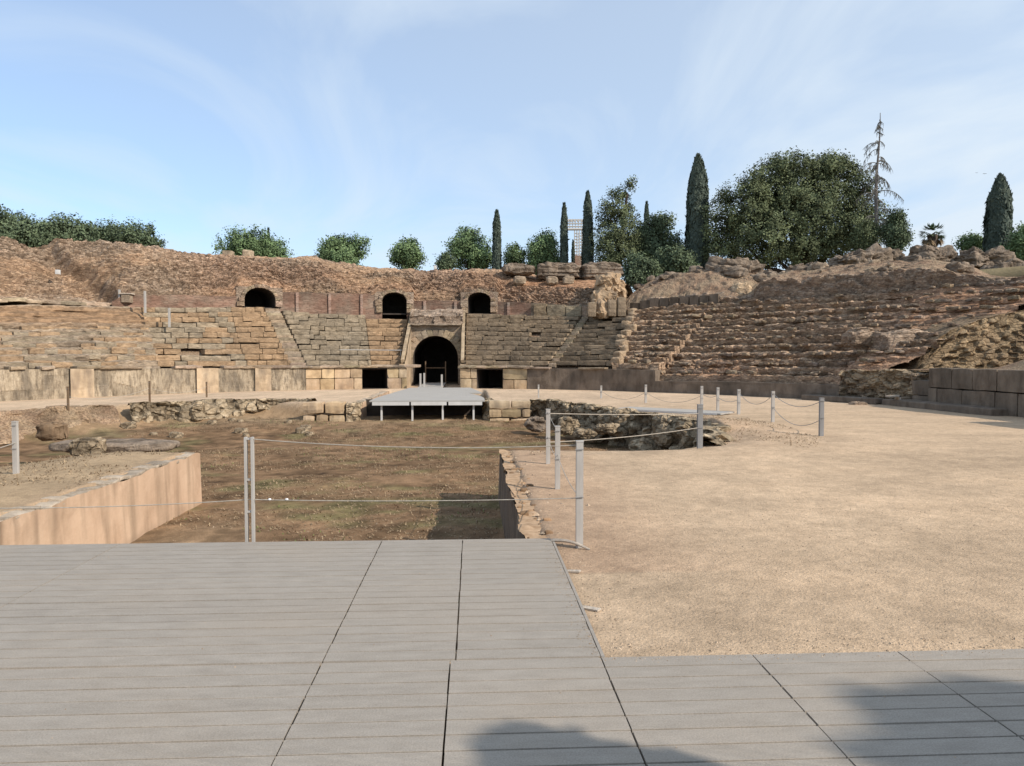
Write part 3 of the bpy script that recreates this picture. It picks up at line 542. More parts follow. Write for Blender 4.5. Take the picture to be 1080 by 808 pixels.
a = Acc(); ax = frame(T0(900)); x, y = E(T0(895), -.35); abox(a, (x, y, .06), (3.2, .6, .22), ax, rough=.04, n=6, roundk=.2); tag(a.build('low_step', M['darkpod'], loc=(x, y, 0)), 'long dark stone step at the foot of the low podium wall', 'step')

# ---------------------------------------------------------------- seating: radial lines given by pixels at the podium and at the top row
DS = 7.0; NR = 11
ztop = table([(-150, 318), (0, 322), (60, 322), (175, 325), (274, 324), (310, 329), (330, 331), (430, 333), (505, 331), (640, 335), (665, 330), (690, 324), (800, 318), (900, 312), (1000, 303), (1150, 296)], DS)
Z0 = 1.17
def row_z(t, i): return Z0 + (ztop(t)-Z0)*i/NR
TREAD = (DS-.45)/NR
def lin(pa, pb):                                  # theta of a radial line as a function of d
    a_, b_ = T0(pa), float(th(pb, DS, 4.2)); return lambda d: a_ + (b_-a_)*np.clip(d/DS, 0, 1)
def seat_rows(name, parent, ta, tb, seed, material='stone', miss=.02, colf=stone_col, bw=.75, rough=.035, rag=0.0, rows=range(NR), jit=.03, sink=0.0):
    a = Acc(); r = random.Random(seed)
    for i in rows:
        d = .45 + i*TREAD; t0 = float(ta(d)); t1 = float(tb(d)) + r.uniform(-rag, rag); x0, y0 = E(t0, d); x1, y1 = E(t1, d); L = np.hypot(x1-x0, y1-y0); t = t0; dtm = (t1-t0)/max(L, .1)
        while t < t1-1e-4:
            w = bw*r.uniform(.55, 1.45); w = min(w, (t1-t)/dtm); tm = t + w*dtm/2; ax = frame(tm); z0, z1 = row_z(tm, i), row_z(tm, i+1); h = z1-z0
            if r.random() > miss:
                dj = r.uniform(-jit, jit); dz = r.uniform(-.02, .008) - (r.random() < .06)*.04 - sink*r.random(); dp = TREAD + .25
                x, y = E(tm, d + dp/2 + dj); abox(a, (x, y, (z0+z1)/2 + dz + .012), (w*1.0-.008, dp, h-.024), ax, colf(r), rough, 3, r.randrange(9999), .10)
            t += w*dtm
    return a.build(name, M[material], parent)
def bed(name, parent, ta, tb, seed, material='earth', drop=.22):
    """packed fill under the seat blocks"""
    k = np.linspace(0, 1, 160); d = np.linspace(.3, DS+.4, 40); K_, D_ = np.meshgrid(k, d, indexing='ij'); T_ = ta(D_)*(1-K_) + tb(D_)*K_
    x, y = E(T_, D_); z = Z0 + (ztop(T_)-Z0)*np.clip((D_-.45)/(DS-.45), 0, 1) - drop + .05*fbm(x*1.5, y*1.5, 0, 3, seed)
    a = Acc(); a.add(np.stack([x, y, z], -1).reshape(-1, 3), gridF(160, 40)); return a.build(name, M[material], parent, smooth=True)
def stairs(name, parent, tc, wm, seed, material='stone'):
    a = Acc(); r = random.Random(seed); n_ = NR*2; td = (DS-.45)/n_
    for i in range(n_):
        d = .42 + i*td; t = float(tc(d)); ax = frame(t); z = Z0 + (ztop(t)-Z0)*(i+1)/n_; x, y = E(t, d + .3)
        abox(a, (x, y, z-.1 - .02*r.random()), (wm*r.uniform(.9, 1.05), .6, .24), ax, stone_col(r), .03, 3, r.randrange(999), .12)
    return a.build(name, M[material], parent)
def brown(r): k = r.uniform(.88, 1.12); return np.array([k*1.12, k*.98, k*.82])
def grey(r): k = r.uniform(.88, 1.14); return np.array([k*.98, k, k*.96])
def mixc(r): return brown(r) if r.random() < .5 else grey(r)
LB0 = lin(168, 150); LB1 = lin(262, 243); LB2 = lin(322, 293); LG = lin(426, 436); RG = lin(489, 488); RS = lin(578, 616); RE = lin(645, 664)
sB = thing('seating_wedge', 'stepped seats with a rebuilt brown patch under the wide left arch', 'seating', (*E(T0(245), 0), Z0))
bed('fill', sB, LB0, LB2, 1)
seat_rows('seat_rows', sB, LB0, LB1, 401, 'stone', .004, mixc, .8, .04, jit=.02); seat_rows('seat_rows', sB, LB1, lambda d: LB2(d)-.028, 402, 'stone', .01, brown, .8, .02)
stairs('staircase', sB, lambda d: LB2(d)-.012, .85, 403)
sC = thing('seating_wedge', 'grey stepped seats between the staircase and the arched gate', 'seating', (*E(T0(375), 0), Z0))
LC1 = lin(392, 385); bed('fill', sC, LB2, LG, 2)
seat_rows('seat_rows', sC, lambda d: LB2(d)+.006, LC1, 411, 'stone', .01, grey, .8, .03); seat_rows('seat_rows', sC, LC1, LG, 412, 'stone', .01, brown, .85, .02, rows=range(NR-1))
sD = thing('seating_wedge', 'dark weathered stepped seats right of the arched gate with a staircase', 'seating', (*E(T0(565), 0), Z0))
bed('fill', sD, RG, RE, 3)
def dk(r): k = r.uniform(.68, 1.0); return np.array([k, k*.97, k*.90])
seat_rows('seat_rows', sD, RG, lambda d: RS(d)-.006, 421, 'stone', .02, dk, .85, .03); stairs('staircase', sD, lambda d: RS(d)+.004, .45, 422); seat_rows('seat_rows', sD, lambda d: RS(d)+.014, RE, 423, 'stone', .02, lambda r: dk(r)*.9, 1.1, .04, rag=.012)

def rubble_rows(name, ta, tb, n_rows, seed, amp, ero, material, parent=None, dmax=DS, z0f=None, sc=(.5, .3), zt=ztop, mask=None, step=.055, tintf=None):
    """eroded seat rows as one displaced stepped surface; ero(theta, frac) 0 = crisp rows, 1 = smooth slope"""
    kk = arc(float(ta(3.)), float(tb(3.)), step, 3.); nu = len(kk); k = np.linspace(0, 1, nu)
    ph, pz = [], []
    for i in range(n_rows):
        f0, f1 = i/n_rows, (i+1)/n_rows
        for q in np.linspace(0, 1, 7)[:-1]: ph.append(f0 + (.20*(1-q)**2*(f1-f0) if i else 0)); pz.append(f0+(f1-f0)*q - (.06 if i == 0 and q == 0 else 0))
        for q in np.linspace(0, 1, 7)[:-1]: ph.append(f0+(f1-f0)*q); pz.append(f1)
    ph.append(1.); pz.append(1.); ph, pz = np.array(ph), np.array(pz); fr = (ph+pz)/2; nv = len(ph)
    K_, _ = np.meshgrid(k, ph, indexing='ij'); PH, PZ, FR = (np.broadcast_to(q[None], K_.shape) for q in (ph, pz, fr))
    T_ = ta(FR*dmax)*(1-K_) + tb(FR*dmax)*K_; u = T_*34
    e = np.clip(ero(T_, FR) + .25*fbm(u*.35, FR*6, 0, 3, seed+9), 0, 1)
    d = .4 + (dmax-.4)*(PH*(1-e) + FR*e); zz0 = Z0 if z0f is None else z0f(T_); z = zz0 + (zt(T_)-zz0)*(PZ*(1-e) + FR*e)
    w = .35*fbm(u*.8, FR*9, 0, 3, seed+8)
    d = d + .25*fbm(u*.6, np.floor(FR*n_rows), 0, 3, seed+7)
    f1, f2, idn = worley((u+w)/sc[0], (FR*dmax*1.3)/sc[1] + w, seed); g1, g2, idb = worley((u+w)/sc[0]*2.3, FR*dmax*1.3/sc[1]*2.3, seed+1)
    A = amp*(1-.75*np.clip(ero(T_, FR)-.35, 0, 1)/.65)
    D = A*((idn-.5)*sstep(0, .3, f2-f1) + .45*(idb-.5)*sstep(0, .3, g2-g1) + .5*fbm(u*1.2, FR*8, 0, 4, seed+3))
    edgek = np.minimum(1, np.minimum(FR*14, 8))
    x, y = E(T_, d - .6*D*edgek); z = z + .55*D*edgek
    c = ((.78+.42*idn)*(1+.3*(idb-.5)))[..., None]*np.array([1, .98, .95])
    if tintf is not None: c = c*tintf(T_, FR)
    mk = None
    if mask is not None: mk = mask(x, y)[:-1, :-1]
    a = Acc(); a.add(np.stack([x, y, z], -1).reshape(-1, 3), gridF(nu, nv, mk), np.clip(c, 0, 3).reshape(-1, 3)); return a.build(name, M[material], parent)
# left crumbled wedge
sA = thing('ruined_seating', 'crumbling stone seat rows on the far left of the arena', 'seating', (*E(T0(60), 0), Z0))
LA0 = lambda d: np.radians(-80) + 0*np.asarray(d, float)
def eroA(t, f): return .45 + .45*sstep(.60, .72, f)*sstep(.98, .88, f)
def tintA(t, f):
    b_ = (sstep(.55, .75, f)*sstep(1.0, .9, f))[..., None]; return (1-b_)*np.array([1, 1, 1.]) + b_*np.array([.88, .72, .58])
rubble_rows('seat_rows', LA0, lambda d: LB0(d)+.006, 10, 431, .12, lambda t, f: .25 + .55*sstep(.62, .74, f)*sstep(.98, .9, f), 'stone', sA, sc=(.62, .24), tintf=tintA)
seat_rows('seat_rows', sA, lambda d: np.radians(-64.) + 0*d, lambda d: LB0(d)+.004, 432, 'stone', .06, mixc, .8, .06, rows=range(0, 7), jit=.05)
r = random.Random(9)
for i in range(10):
    t = T0(r.uniform(-30, 165)); rr_ = r.choice((0, 1, 2, 2, 3, 3, 4)); d = .55 + rr_*TREAD + r.uniform(0, .3); x, y = E(t, d); a = Acc(); abox(a, (x, y, row_z(t, rr_) + .2), (r.uniform(.5, 1.1), .5, r.uniform(.22, .36)), frame(t), mixc(r), .07, 5, r.randrange(999), .2); a.build('displaced_block', M['stone'], sA)
# ledge of long flat stones over the left rows
lg = table([(-150, 313), (0, 314), (60, 316), (110, 319), (140, 325)], DS)
a = Acc(); r = random.Random(12); t = math.radians(-78); te = float(th(128, DS, 4.5))
while t < te:
    w = r.uniform(.7, 1.8); tm = t + w/80; x, y = E(tm, DS + .25); abox(a, (x, y, float(lg(tm)) - .10 + r.uniform(-.05, .03)), (w, .62, .2), frame(tm), stone_col(r)*1.15, .07, 5, r.randrange(999), .25); t += w/38
tag(a.build('stone_ledge', M['stone'], loc=(*E(T0(60), DS), 4.)), 'projecting ledge of flat stones above the crumbling left rows', 'ledge')

# right ruined rows
def rmask(x, y): return y > 26.9 - .0*x
REND = lambda d: np.radians(66.) + 0*np.asarray(d, float)
def pxof(t, d=3.0):
    x, y = E(t, d); return proj(x, y, 2.5)[0]
def eroE(t, f):
    p = pxof(t, 1.0 + 6*f); e = .20 + .65*sstep(900, 985, p)*sstep(.35, .55, f) + .45*np.exp(-(((p-770)/35)**2 + ((f-.12)/.14)**2)) + .55*sstep(880, 905, p)*sstep(.28, .1, f); return np.clip(e, 0, 1)
def tintE(t, f):
    p = pxof(t, 1.0 + 6*f); e = np.clip(sstep(900, 985, p)*sstep(.35, .55, f) + sstep(880, 905, p)*sstep(.28, .1, f) + np.exp(-(((p-770)/35)**2 + ((f-.12)/.14)**2)), 0, 1)[..., None]; return ((1-e)*np.array([1.06, 1.0, .93]) + e*np.array([1.14, .93, .80]))*1.04
sE = thing('ruined_seating', 'rough collapsed rubble seat rows along the right of the arena', 'seating', (*E(T0(790), 0), Z0))
z0E = lambda t: np.where(t < T0(690), 1.05, np.where(t < T0(884), podlow(t)-.02, 1.15))
rubble_rows('seat_rows', lambda d: RE(d)-.004, REND, 12, 441, .19, eroE, 'rubble', sE, z0f=z0E, sc=(.42, .22), mask=rmask, tintf=tintE, step=.045)
r = random.Random(77)
a = Acc()
for i in range(420):
    px = r.uniform(655, 990); i_ = r.randrange(10); d = .5 + i_*(DS-.5)/10 + r.uniform(0, .3); t = T0(px)
    x, y = E(t, d)
    if y < 27.3: continue
    zz = float(z0E(t)) + (float(ztop(t))-float(z0E(t)))*(i_+1)/10; s = r.uniform(.10, .26)
    abox(a, (x, y, zz + s*.1), (s*1.7, s, s*.6), frame(t + r.uniform(-.6, .6)), stone_col(r)*.9, .08, 3, r.randrange(999), .3)
o = a.build('loose_rubble', M['rubble'], sE); o['kind'] = 'stuff'
# jagged stone steps where the intact seats break off
a = Acc()
for i in range(NR):
    d = .5 + i*TREAD; t = float(RE(d)) + r.uniform(-.006, .012); x, y = E(t, d + .25); abox(a, (x, y, row_z(t, i) + .25), (r.uniform(.35, .6), .7, .40), frame(t), np.array([1.12, 1.05, .95]), .07, 5, r.randrange(999), .25)
a.build('broken_seat_ends', M['stone'], sD)

# ---------------------------------------------------------------- upper tier: wall with brick panels, arched openings, rubble slope above
def arch_unit(name, parent, c, ax, w, zspring, z1, ow, deep, material, vous=9, vmat='stone', thick=.35, seed=0, flat=1.0, jamb=True):
    """masonry face with an arched opening, its barrel passage and voussoirs; c = base centre on the face, ax = (along, outward towards viewer, up)"""
    n_ = 25; an = np.linspace(PI, 0, n_); R_ = ow/2; cx = np.cos(an)*R_; cz = zspring + np.sin(an)*R_*flat
    prof = np.concatenate([[[-R_, 0]], np.stack([cx, cz], 1), [[R_, 0]]])
    outer = np.concatenate([[[-w/2, 0]], np.stack([np.interp(np.arange(n_), [0, n_*.3, n_*.7, n_-1], [-w/2, -w/2, w/2, w/2]), np.interp(np.arange(n_), [0, n_*.3, n_*.7, n_-1], [zspring, z1, z1, zspring])], 1), [[w/2, 0]]])
    k = np.linspace(0, 1, 6); F_ = prof[:, None]*(1-k)[None, :, None] + outer[:, None]*k[None, :, None]
    dn = .02*fbm(F_[..., 0]*3+seed, F_[..., 1]*3, 0, 3, seed); P = c + F_[..., :1]*ax[0] + F_[..., 1:]*ax[2] + dn[..., None]*ax[1]
    b = Acc(); b.add(P.reshape(-1, 3), gridF(len(prof), 6)); 
    top = np.stack([c + ax[0]*s*w/2 + ax[2]*z1 - ax[1]*q for s in (-1, 1) for q in (0, .9)]); b.add(top, [[0, 1, 3, 2]])
    for s in (-1, 1): b.add(np.stack([c + ax[0]*s*w/2 + ax[2]*zz - ax[1]*q for zz in (0, z1) for q in (0, .9)]), [[0, 1, 3, 2]])
    b.build(name, M[material], parent)
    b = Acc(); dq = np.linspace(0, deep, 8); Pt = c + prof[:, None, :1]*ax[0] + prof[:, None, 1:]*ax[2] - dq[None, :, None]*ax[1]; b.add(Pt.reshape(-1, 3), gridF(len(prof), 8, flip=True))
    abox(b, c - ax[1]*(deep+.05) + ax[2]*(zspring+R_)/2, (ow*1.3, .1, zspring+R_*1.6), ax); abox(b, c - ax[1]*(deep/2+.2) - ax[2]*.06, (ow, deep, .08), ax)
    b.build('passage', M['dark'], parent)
    if vous:
        b = Acc(); r = random.Random(seed+1); e = np.linspace(PI, 0, vous+1)
        for i in range(vous):
            am = (e[i]+e[i+1])/2; ln = thick*r.uniform(.85, 1.15); wd = (R_+ln/2)*PI/vous; er = np.cos(am)*ax[0] + np.sin(am)*ax[2]; et = np.sin(am)*ax[0] - np.cos(am)*ax[2]
            ctr = c + ax[0]*np.cos(am)*(R_+ln/2) + ax[2]*(zspring + np.sin(am)*(R_*flat+ln/2)) + ax[1]*.0
            abox(b, ctr, (wd*.94, .16, ln), (et, ax[1], er), stone_col(r), .02, 3, r.randrange(999), .1)
        b.build('arch_stones', M[vmat], parent)
    if jamb:
        b = Acc(); r = random.Random(seed+5)
        for s in (-1, 1):
            z = 0
            while z < zspring:
                h = min(r.uniform(.25, .45), zspring-z+.05); lw = r.uniform(.25, .45); abox(b, c + ax[0]*s*(R_+lw/2+.01) + ax[2]*(z+h/2) + ax[1]*.02, (lw, .2, h-.015), ax, stone_col(r)*1.15, .03, 3, r.randrange(999), .12); z += h
        b.build('jamb_stones', M[vmat], parent)
def vframe(t): ax = frame(t); return (ax[0], -ax[1], ax[2])
DW = DS + .15
ZWALL = 1.25                                       # height of the brick-faced wall over the top seat row
def upz(px): return float(ztop(float(th(px, DW, 4.5))))
uw = thing('upper_wall', 'ruined rubble upper wall with red brick panels and three arched openings', 'wall', (*E(T0(420), DW), 4.2))
ARCHZ = []; ARCH = [(274, 323.5, 303.5, 30), (416, 330, 308.5, 24.5), (505.5, 330, 308.5, 23.5)]
for i, (px, yb, yt, wp) in enumerate(ARCH):
    t = float(th(px, DW, 4.5)); x, y = E(t, DW-.04); dist = y; zb = CAM_H + ray(px, yb)[2]*y/ray(px, yb)[1]; zt_ = CAM_H + ray(px, yt)[2]*y/ray(px, yt)[1]; ow = wp/800*y*1.02
    u = thing('arched_opening', None, None, (0, 0, 0)); u.parent = uw; u.location = tuple(np.array([x, y, zb]) - wloc(uw)); del_ = u
    fl_ = .75 if i == 0 else .62; H_ = zt_-zb
    arch_unit('arch_face', u, np.array([x, y, zb]), vframe(t), ow+.9, H_-ow/2*fl_, H_+.04, ow, 3.2, 'rubble', 13 if i else 15, 'rubble', .2, 500+i, fl_)
    ARCHZ.append((px, wp, zb + H_ + .02))
wallseg = [(118, 256, .95, 'brick'), (293, 403, 1.22, 'brick'), (429, 493, .98, 'brick'), (518, 560, .85, 'brick'), (560, 655, .70, 'stone')]
UPM = table([(0, 312), (118, 319), (135, 309), (165, 311), (250, 313), (293, 308), (403, 311), (429, 317), (493, 318), (520, 318), (600, 322), (655, 323)], DW)
for i, (p0, p1, hh, mm) in enumerate(wallseg):
    t0, t1 = float(th(p0, DW, 4.5)), float(th(p1, DW, 4.5)); ts = arc(t0, t1, .08, DW); u = arclen(ts, DW); v = np.linspace(0, 1, 20); U_, V_ = np.meshgrid(u, v, indexing='ij'); T_ = np.broadcast_to(ts[:, None], U_.shape)
    zt_ = UPM(T_) + .06*fbm(U_*1.3, 0*U_, 0, 4, 520+i) + .03; zb_ = ztop(T_)-.5; D = .02*fbm(U_*3, V_*4, 0, 3, 530+i); x, y = E(T_, DW - D)
    a = Acc(); a.add(np.stack([x, y, zb_ + (zt_-zb_)*V_], -1).reshape(-1, 3), gridF(len(ts), 20), ((.85 + .3*vnoise(U_*.7, V_*3, 0, 9))[..., None]*np.ones(3)).reshape(-1, 3)); a.build('brick_panel' if mm == 'brick' else 'stone_panel', M[mm], uw)
    if mm == 'brick' and i > 0:
        a = Acc(); q = 1.1
        while q < u[-1]-.4:
            tm = np.interp(q, u, ts); x, y = E(tm, DW-.02); z = float(ztop(tm)); zt1 = float(UPM(tm)); abox(a, (x, y, (z+zt1)/2-.05), (.16, .14, zt1-z+.1), frame(tm), (1.25, 1.35, 1.45), .02, 4, 3); q += 1.9
        if a.n: a.build('pilaster', M['brick'], uw)
    if mm == 'stone':
        a = Acc(); r = random.Random(8); q = .2
        while q < u[-1]:
            l = r.uniform(.7, 1.3); tm = np.interp(q+l/2, u, ts); x, y = E(tm, DW-.12); z = float(ztop(tm)); abox(a, (x, y, z+.32), (l-.05, .3, r.uniform(.6, .8)), frame(tm), stone_col(r), .05, 4, r.randrange(99), .12); q += l
        a.build('upright_slabs', M['stone'], uw)
DC = 11.5
SKY = table([(-150, 240), (-60, 238), (0, 243), (30, 248), (62, 253), (76, 256), (88, 258), (105, 255.5), (130, 257.5), (165, 262), (200, 268), (232, 270), (250, 271), (275, 271), (300, 273), (330, 272), (352, 277), (370, 280), (400, 284.5), (470, 285.5), (530, 286), (570, 292), (640, 293), (660, 300)], DC)
def upper(name, parent, pa, pb, seed=601, step=.05):
    t0, t1 = float(th(pa, DW+2, 5.5)), float(th(pb, DW+2, 5.5)); ts = arc(t0, t1, step, DW+2); u0 = ts*38; nv = 132
    v = np.concatenate([np.linspace(0, 1, 112), np.linspace(1.01, 1.4, 20)]); U_, V_ = np.meshgrid(u0, v, indexing='ij'); T_ = np.broadcast_to(ts[:, None], U_.shape)
    Vc = np.minimum(V_, 1); zb = UPM(T_)-.12; zt_ = SKY(T_); px = pxof(T_, DW+2)
    for pa_, wa_, za_ in ARCHZ:
        zb = np.maximum(zb, zb + (za_-zb)*sstep(wa_*.95, wa_*.62, np.abs(pxof(T_, DW)-pa_)))
    left = sstep(135, 100, px)                     # on the far left the tier is a smoother slope
    prof = Vc**(.92 - .1*left)
    d = DW + .02 + (DC-DW)*((.55*Vc + .45*Vc**6)*(1-left) + Vc*left) + (V_-Vc)*5; z = zb + (zt_-zb)*prof - 1.0*(V_-Vc)*2.5
    # earth shelf and battered strip on the right part
    sh = sstep(535, 560, px)
    f1, f2, idn = worley((U_ + .2*fbm(U_, V_*5, 0, 2, seed+4))/.34, V_*5.2/.15 + .6*fbm(U_*.9, V_*4, 0, 3, seed+5), seed); g1, g2, idb = worley(U_/.2, V_*5.2/.11, seed+1)
    cr = .10*np.abs(((V_*5.2/.48 + .5*fbm(U_*.25, 0*U_, 0, 3, seed+6)) % 1)-.5)
    D = .27*(idn-.45)*sstep(0, .22, f2-f1) + .15*(idb-.5)*sstep(0, .25, g2-g1) + .26*(1-.7*sstep(.6, 1, Vc))*fbm(U_*.35, V_*1.6, 0, 4, seed+2) + .14*fbm(U_*1.6, V_*7, 0, 3, seed+3) + (2.3 + 1.8*left)*cr
    shelf = sh*sstep(.50, .58, V_)*sstep(1.05, .9, V_); D = D*(1-.8*shelf)
    soft = sstep(-.02, .28, fbm(U_*.16, V_*1.7, 0, 4, seed+11))*(1-shelf); D = D - .62*soft*(.27*(idn-.45)*sstep(0, .22, f2-f1) + .15*(idb-.5)*sstep(0, .25, g2-g1))
    gul = sstep(0, 9, px - (74 + 46*(1-Vc)) + 26*fbm(V_*3.2, U_*.5, 0, 4, 88))       # left of the gully the surface lies lower
    D = D*(1+.15*left) - 1.0*(1-gul)*sstep(0, .12, Vc)*(1-.45*Vc**3)*(px < 160) + .10*np.exp(-((px-(100+46*(1-Vc)))/16)**2)
    dip = np.exp(-((px-(58 + 46*(1-Vc)))/13)**2)*(px < 160); D = D - .35*dip
    edge = sstep(0, .04, V_)
    x, y = E(T_, d - .75*D*edge); z = z + .65*D*edge
    gcol = np.where(shelf[..., None] > .4, np.array([1.2, .95, .78]), 1.0)
    sf = soft[..., None]; gcol = gcol*(1-sf) + sf*np.array([1.12, 1.02, .92])
    reds = (sstep(.3, .7, vnoise(U_*.25, V_*2.2, 0, 44)*.5+.5)*sstep(150, 240, px))[..., None]
    c = ((.82+.36*idn)*(1+.25*(idb-.5)))[..., None]*np.array([1, .97, .93])*gcol*(1-reds*.35) + reds*.35*np.array([1.05, .78, .66])*(.8+.4*idn)[..., None]
    a = Acc(); a.add(np.stack([x, y, z], -1).reshape(-1, 3), gridF(len(ts), len(v)), c.reshape(-1, 3)); return a.build(name, M['rubble'], parent)
ul = thing('upper_slope', 'bare stone slope rising above the crumbling seats at far left', 'stone slope', (*E(T0(40), DW), 4.2))
upper('stone_slope', ul, -160, 88); upper('rubble_slope', uw, 88, 652)
# standing fragments on the crest
def zat(px, py, Yv): return yp(px, py, Yv)
a = Acc(); r = random.Random(31)
for (px, py, w, h) in ((241, 268, 9, 6), (247, 274, 16, 8), (256, 276, 20, 9), (262, 268, 9, 8), (258, 283, 12, 6), (241, 281, 7, 6), (268, 281, 8, 8)):
    c = yp(px, py, 48.2); abox(a, c, (w/800*48.2, .8, h/800*48.2), XYZ, np.array([1.3, 1.3, 1.25])*r.uniform(.8, 1.05), .05, 4, r.randrange(99), .15)
tag(a.build('wall_fragment', M['stone'], loc=tuple(yp(255, 285, 48.2))), 'pale stepped block fragment on the crest above the wide left arch', 'ruin')
for i, (x0, x1, yt, yb, lb) in enumerate(((530, 564, 280, 290, 'leftmost low slab of stone on the crest right of the gate'), (567, 612, 278.5, 295, 'long layered stone on the crest right of the gate'), (613, 655, 279, 297, 'rounded layered stone at the crest end above the pale block'))):
    Yv = 48.6; p, q = yp(x0, yt, Yv), yp(x1, yb, Yv); boulder('crest_stone', lb, ((p[0]+q[0])/2, Yv, (p[2]+q[2])/2), ((q[0]-p[0])*1.02, 1.6, (p[2]-q[2])*1.05), 700+i, 'rock', 'stone', strata=.25, flat=.5, n=70, amp=.5)
for i, px in enumerate((582, 599, 548)):
    c = yp(px, 296, 47.6); boulder('crest_stone', ('small stone propped under the long layered stone, left one', 'small stone propped under the long layered stone, right one', 'small stone under the leftmost low slab')[i], c, (.75, .6, .5), 710+i, 'stone', 'stone', n=20)
# the pale broken end of the upper wall
pb = thing('broken_wall_end', 'tall pale broken end of the upper wall at the gap', 'ruin', tuple(yp(642, 334, 44.6)))
a = Acc(); r = random.Random(66)
for (px0, px1, py0, py1, Yv, k) in ((630, 652, 290, 312, 45.2, 1.3), (624, 650, 308, 334, 44.4, 1.25), (640, 656, 296, 322, 45.6, 1.5), (650, 658, 304, 330, 45.8, 1.15), (626, 640, 318, 336, 43.9, 1.45)):
    p, q = yp(px0, py0, Yv), yp(px1, py1, Yv); w, h = q[0]-p[0], p[2]-q[2]
    abox(a, ((p[0]+q[0])/2, Yv, (p[2]+q[2])/2), (w, 1.5, h), XYZ, np.array([.68, .64, .60])*k, .30, 16, r.randrange(99), .25)
a.build('stone_core', M['ashlar'], pb)
for i, (px, py, h) in enumerate(((645, 334, .95), (655, 334, 1.1), (624, 334, .8))):
    c = yp(px, py, 43.2); a = Acc(); abox(a, c + np.array([0, 0, h/2]), (.5, .45, h), XYZ, (.8, .78, .74), .04, 5, i, .15); tag(a.build('standing_stone', M['stone'], loc=tuple(c)), ('squat dark upright stone in front of the pale broken wall end', 'taller dark upright stone at the gap beside the rubble rows', 'left upright stone below the pale broken wall end')[i], 'stone')

# ---------------------------------------------------------------- the arched gate in the middle
GY = 44.3; gx_ = float(yp(459.5, 408, GY)[0]); GX0, GX1 = -3.58, -.68; gax = (np.array([1., 0, 0]), np.array([0, -1., 0]), np.array([0, 0, 1.]))
gate = thing('arched_gate', 'large dark arched gateway in the middle of the stand', 'gate', (gx_, GY, 0))
gow = 47/800*GY; gtop = CAM_H + (375-354)/800*GY; gz1 = CAM_H + (375-343.5)/800*GY; gcx = (GX0+GX1)/2
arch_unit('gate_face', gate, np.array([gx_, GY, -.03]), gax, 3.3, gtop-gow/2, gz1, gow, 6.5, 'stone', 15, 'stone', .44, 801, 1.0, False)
a = Acc(); abox(a, (gcx, GY-.05, gz1+.04), (2.9, .5, .10), XYZ, (1, 1, 1), .04, 8, 3, .2); a.build('ledge', M['stone'], gate)
a = Acc(); X_, Y_ = np.meshgrid(np.linspace(GX0-.1, GX1+.1, 70), np.concatenate([np.full(12, GY+.12), np.linspace(GY+.15, GY+4, 40)]), indexing='ij'); II = np.broadcast_to(np.concatenate([np.linspace(0, 1, 12), np.ones(40)]), X_.shape); f1, f2, idn = worley(X_/.32, Y_/.3 + II*2, 5)
zz = gz1 + .06 + .50*II + .45*sstep(GY+.3, GY+1.6, Y_) + .10*(idn-.5) + .06*fbm(X_*2, Y_*2, 0, 3, 4); a.add(np.stack([X_, Y_ - .15*(idn-.5), zz], -1).reshape(-1, 3), gridF(70, 52), ((.75+.5*idn)[..., None]*np.ones(3)).reshape(-1, 3)); a.build('rubble_fill', M['rubble'], gate)
gy_ = 40.0
def line3(acc, p0, p1, w, h, col=None, rough=.02):
    p0, p1 = np.array(p0), np.array(p1); t_ = p1-p0; L = np.linalg.norm(t_); t_ = t_/L; s = np.cross(t_, [0, 0, 1.]); s /= np.linalg.norm(s); up = np.cross(s, t_); abox(acc, (p0+p1)/2, (w, L, h), (s, t_, up), col, rough, 6, 3)
for xw, sg in ((GX0, -1), (GX1, 1)):
    q = np.linspace(0, 1, 40); ys = 40.05 + (GY+2.2-40.05)*q; zs = 1.22 + (4.35-1.22)*np.clip((ys-40.3)/(DS-.5), 0, 1) + .16
    b = Acc(); vv = np.linspace(0, 1, 24)
    for xo in (0, sg*.3): b.add(np.stack([np.full((40, 24), xw+xo) + .015*fbm(ys[:, None]*2, vv[None]*4, 0, 3, 3), np.repeat(ys[:, None], 24, 1), -.05 + (zs[:, None]+.05)*vv[None]], -1).reshape(-1, 3), gridF(40, 24))
    abox(b, (xw+sg*.15, 40.03, .60), (.3, .05, 1.3), XYZ, None, .01, 6); b.build('side_wall', M['ashlar'], gate)
    a = Acc(); line3(a, (xw+sg*.12, 40.0, zs[0]+.02), (xw+sg*.12, ys[-1], zs[-1]+.02), .17, .16, (.85, .85, .82), .03); a.build('side_parapet', M['ashlar'], gate)
# gate barrier: posts and rails inside the passage
gb = thing('gate_railing', 'brown metal railing inside the dark arched gateway', 'railing', (gx_, GY+.2, 0))
for px, yt in ((449, 381), (470, 381)):
    c = yp(px, 408, GY+.3); a = Acc(); h = zat(px, yt, GY+.3)[2]; abox(a, (c[0], c[1], h/2), (.06, .06, h)); a.build('post', M['wood'], gb)
p, q = yp(449, 388, GY+.3), yp(470, 388, GY+.3); a = Acc(); abox(a, (p+q)/2, (q[0]-p[0], .05, .05)); a.build('rail', M['wood'], gb)
for px, yt, yb in ((443.5, 394, 408), (447.5, 393.5, 406), (466, 395, 407)):
    c = yp(px, yb, 39.4); h = zat(px, yt, 39.4)[2]; a = Acc(); abox(a, (c[0], c[1], h/2), (.09, .09, h)); tag(a.build('ramp_post', M['metal'], loc=(c[0], c[1], 0)), {443.5: 'short grey post at the left foot of the arched gateway', 447.5: 'second short grey post just right of the left gateway post', 466: 'short grey post at the right foot of the arched gateway'}[px], 'post')
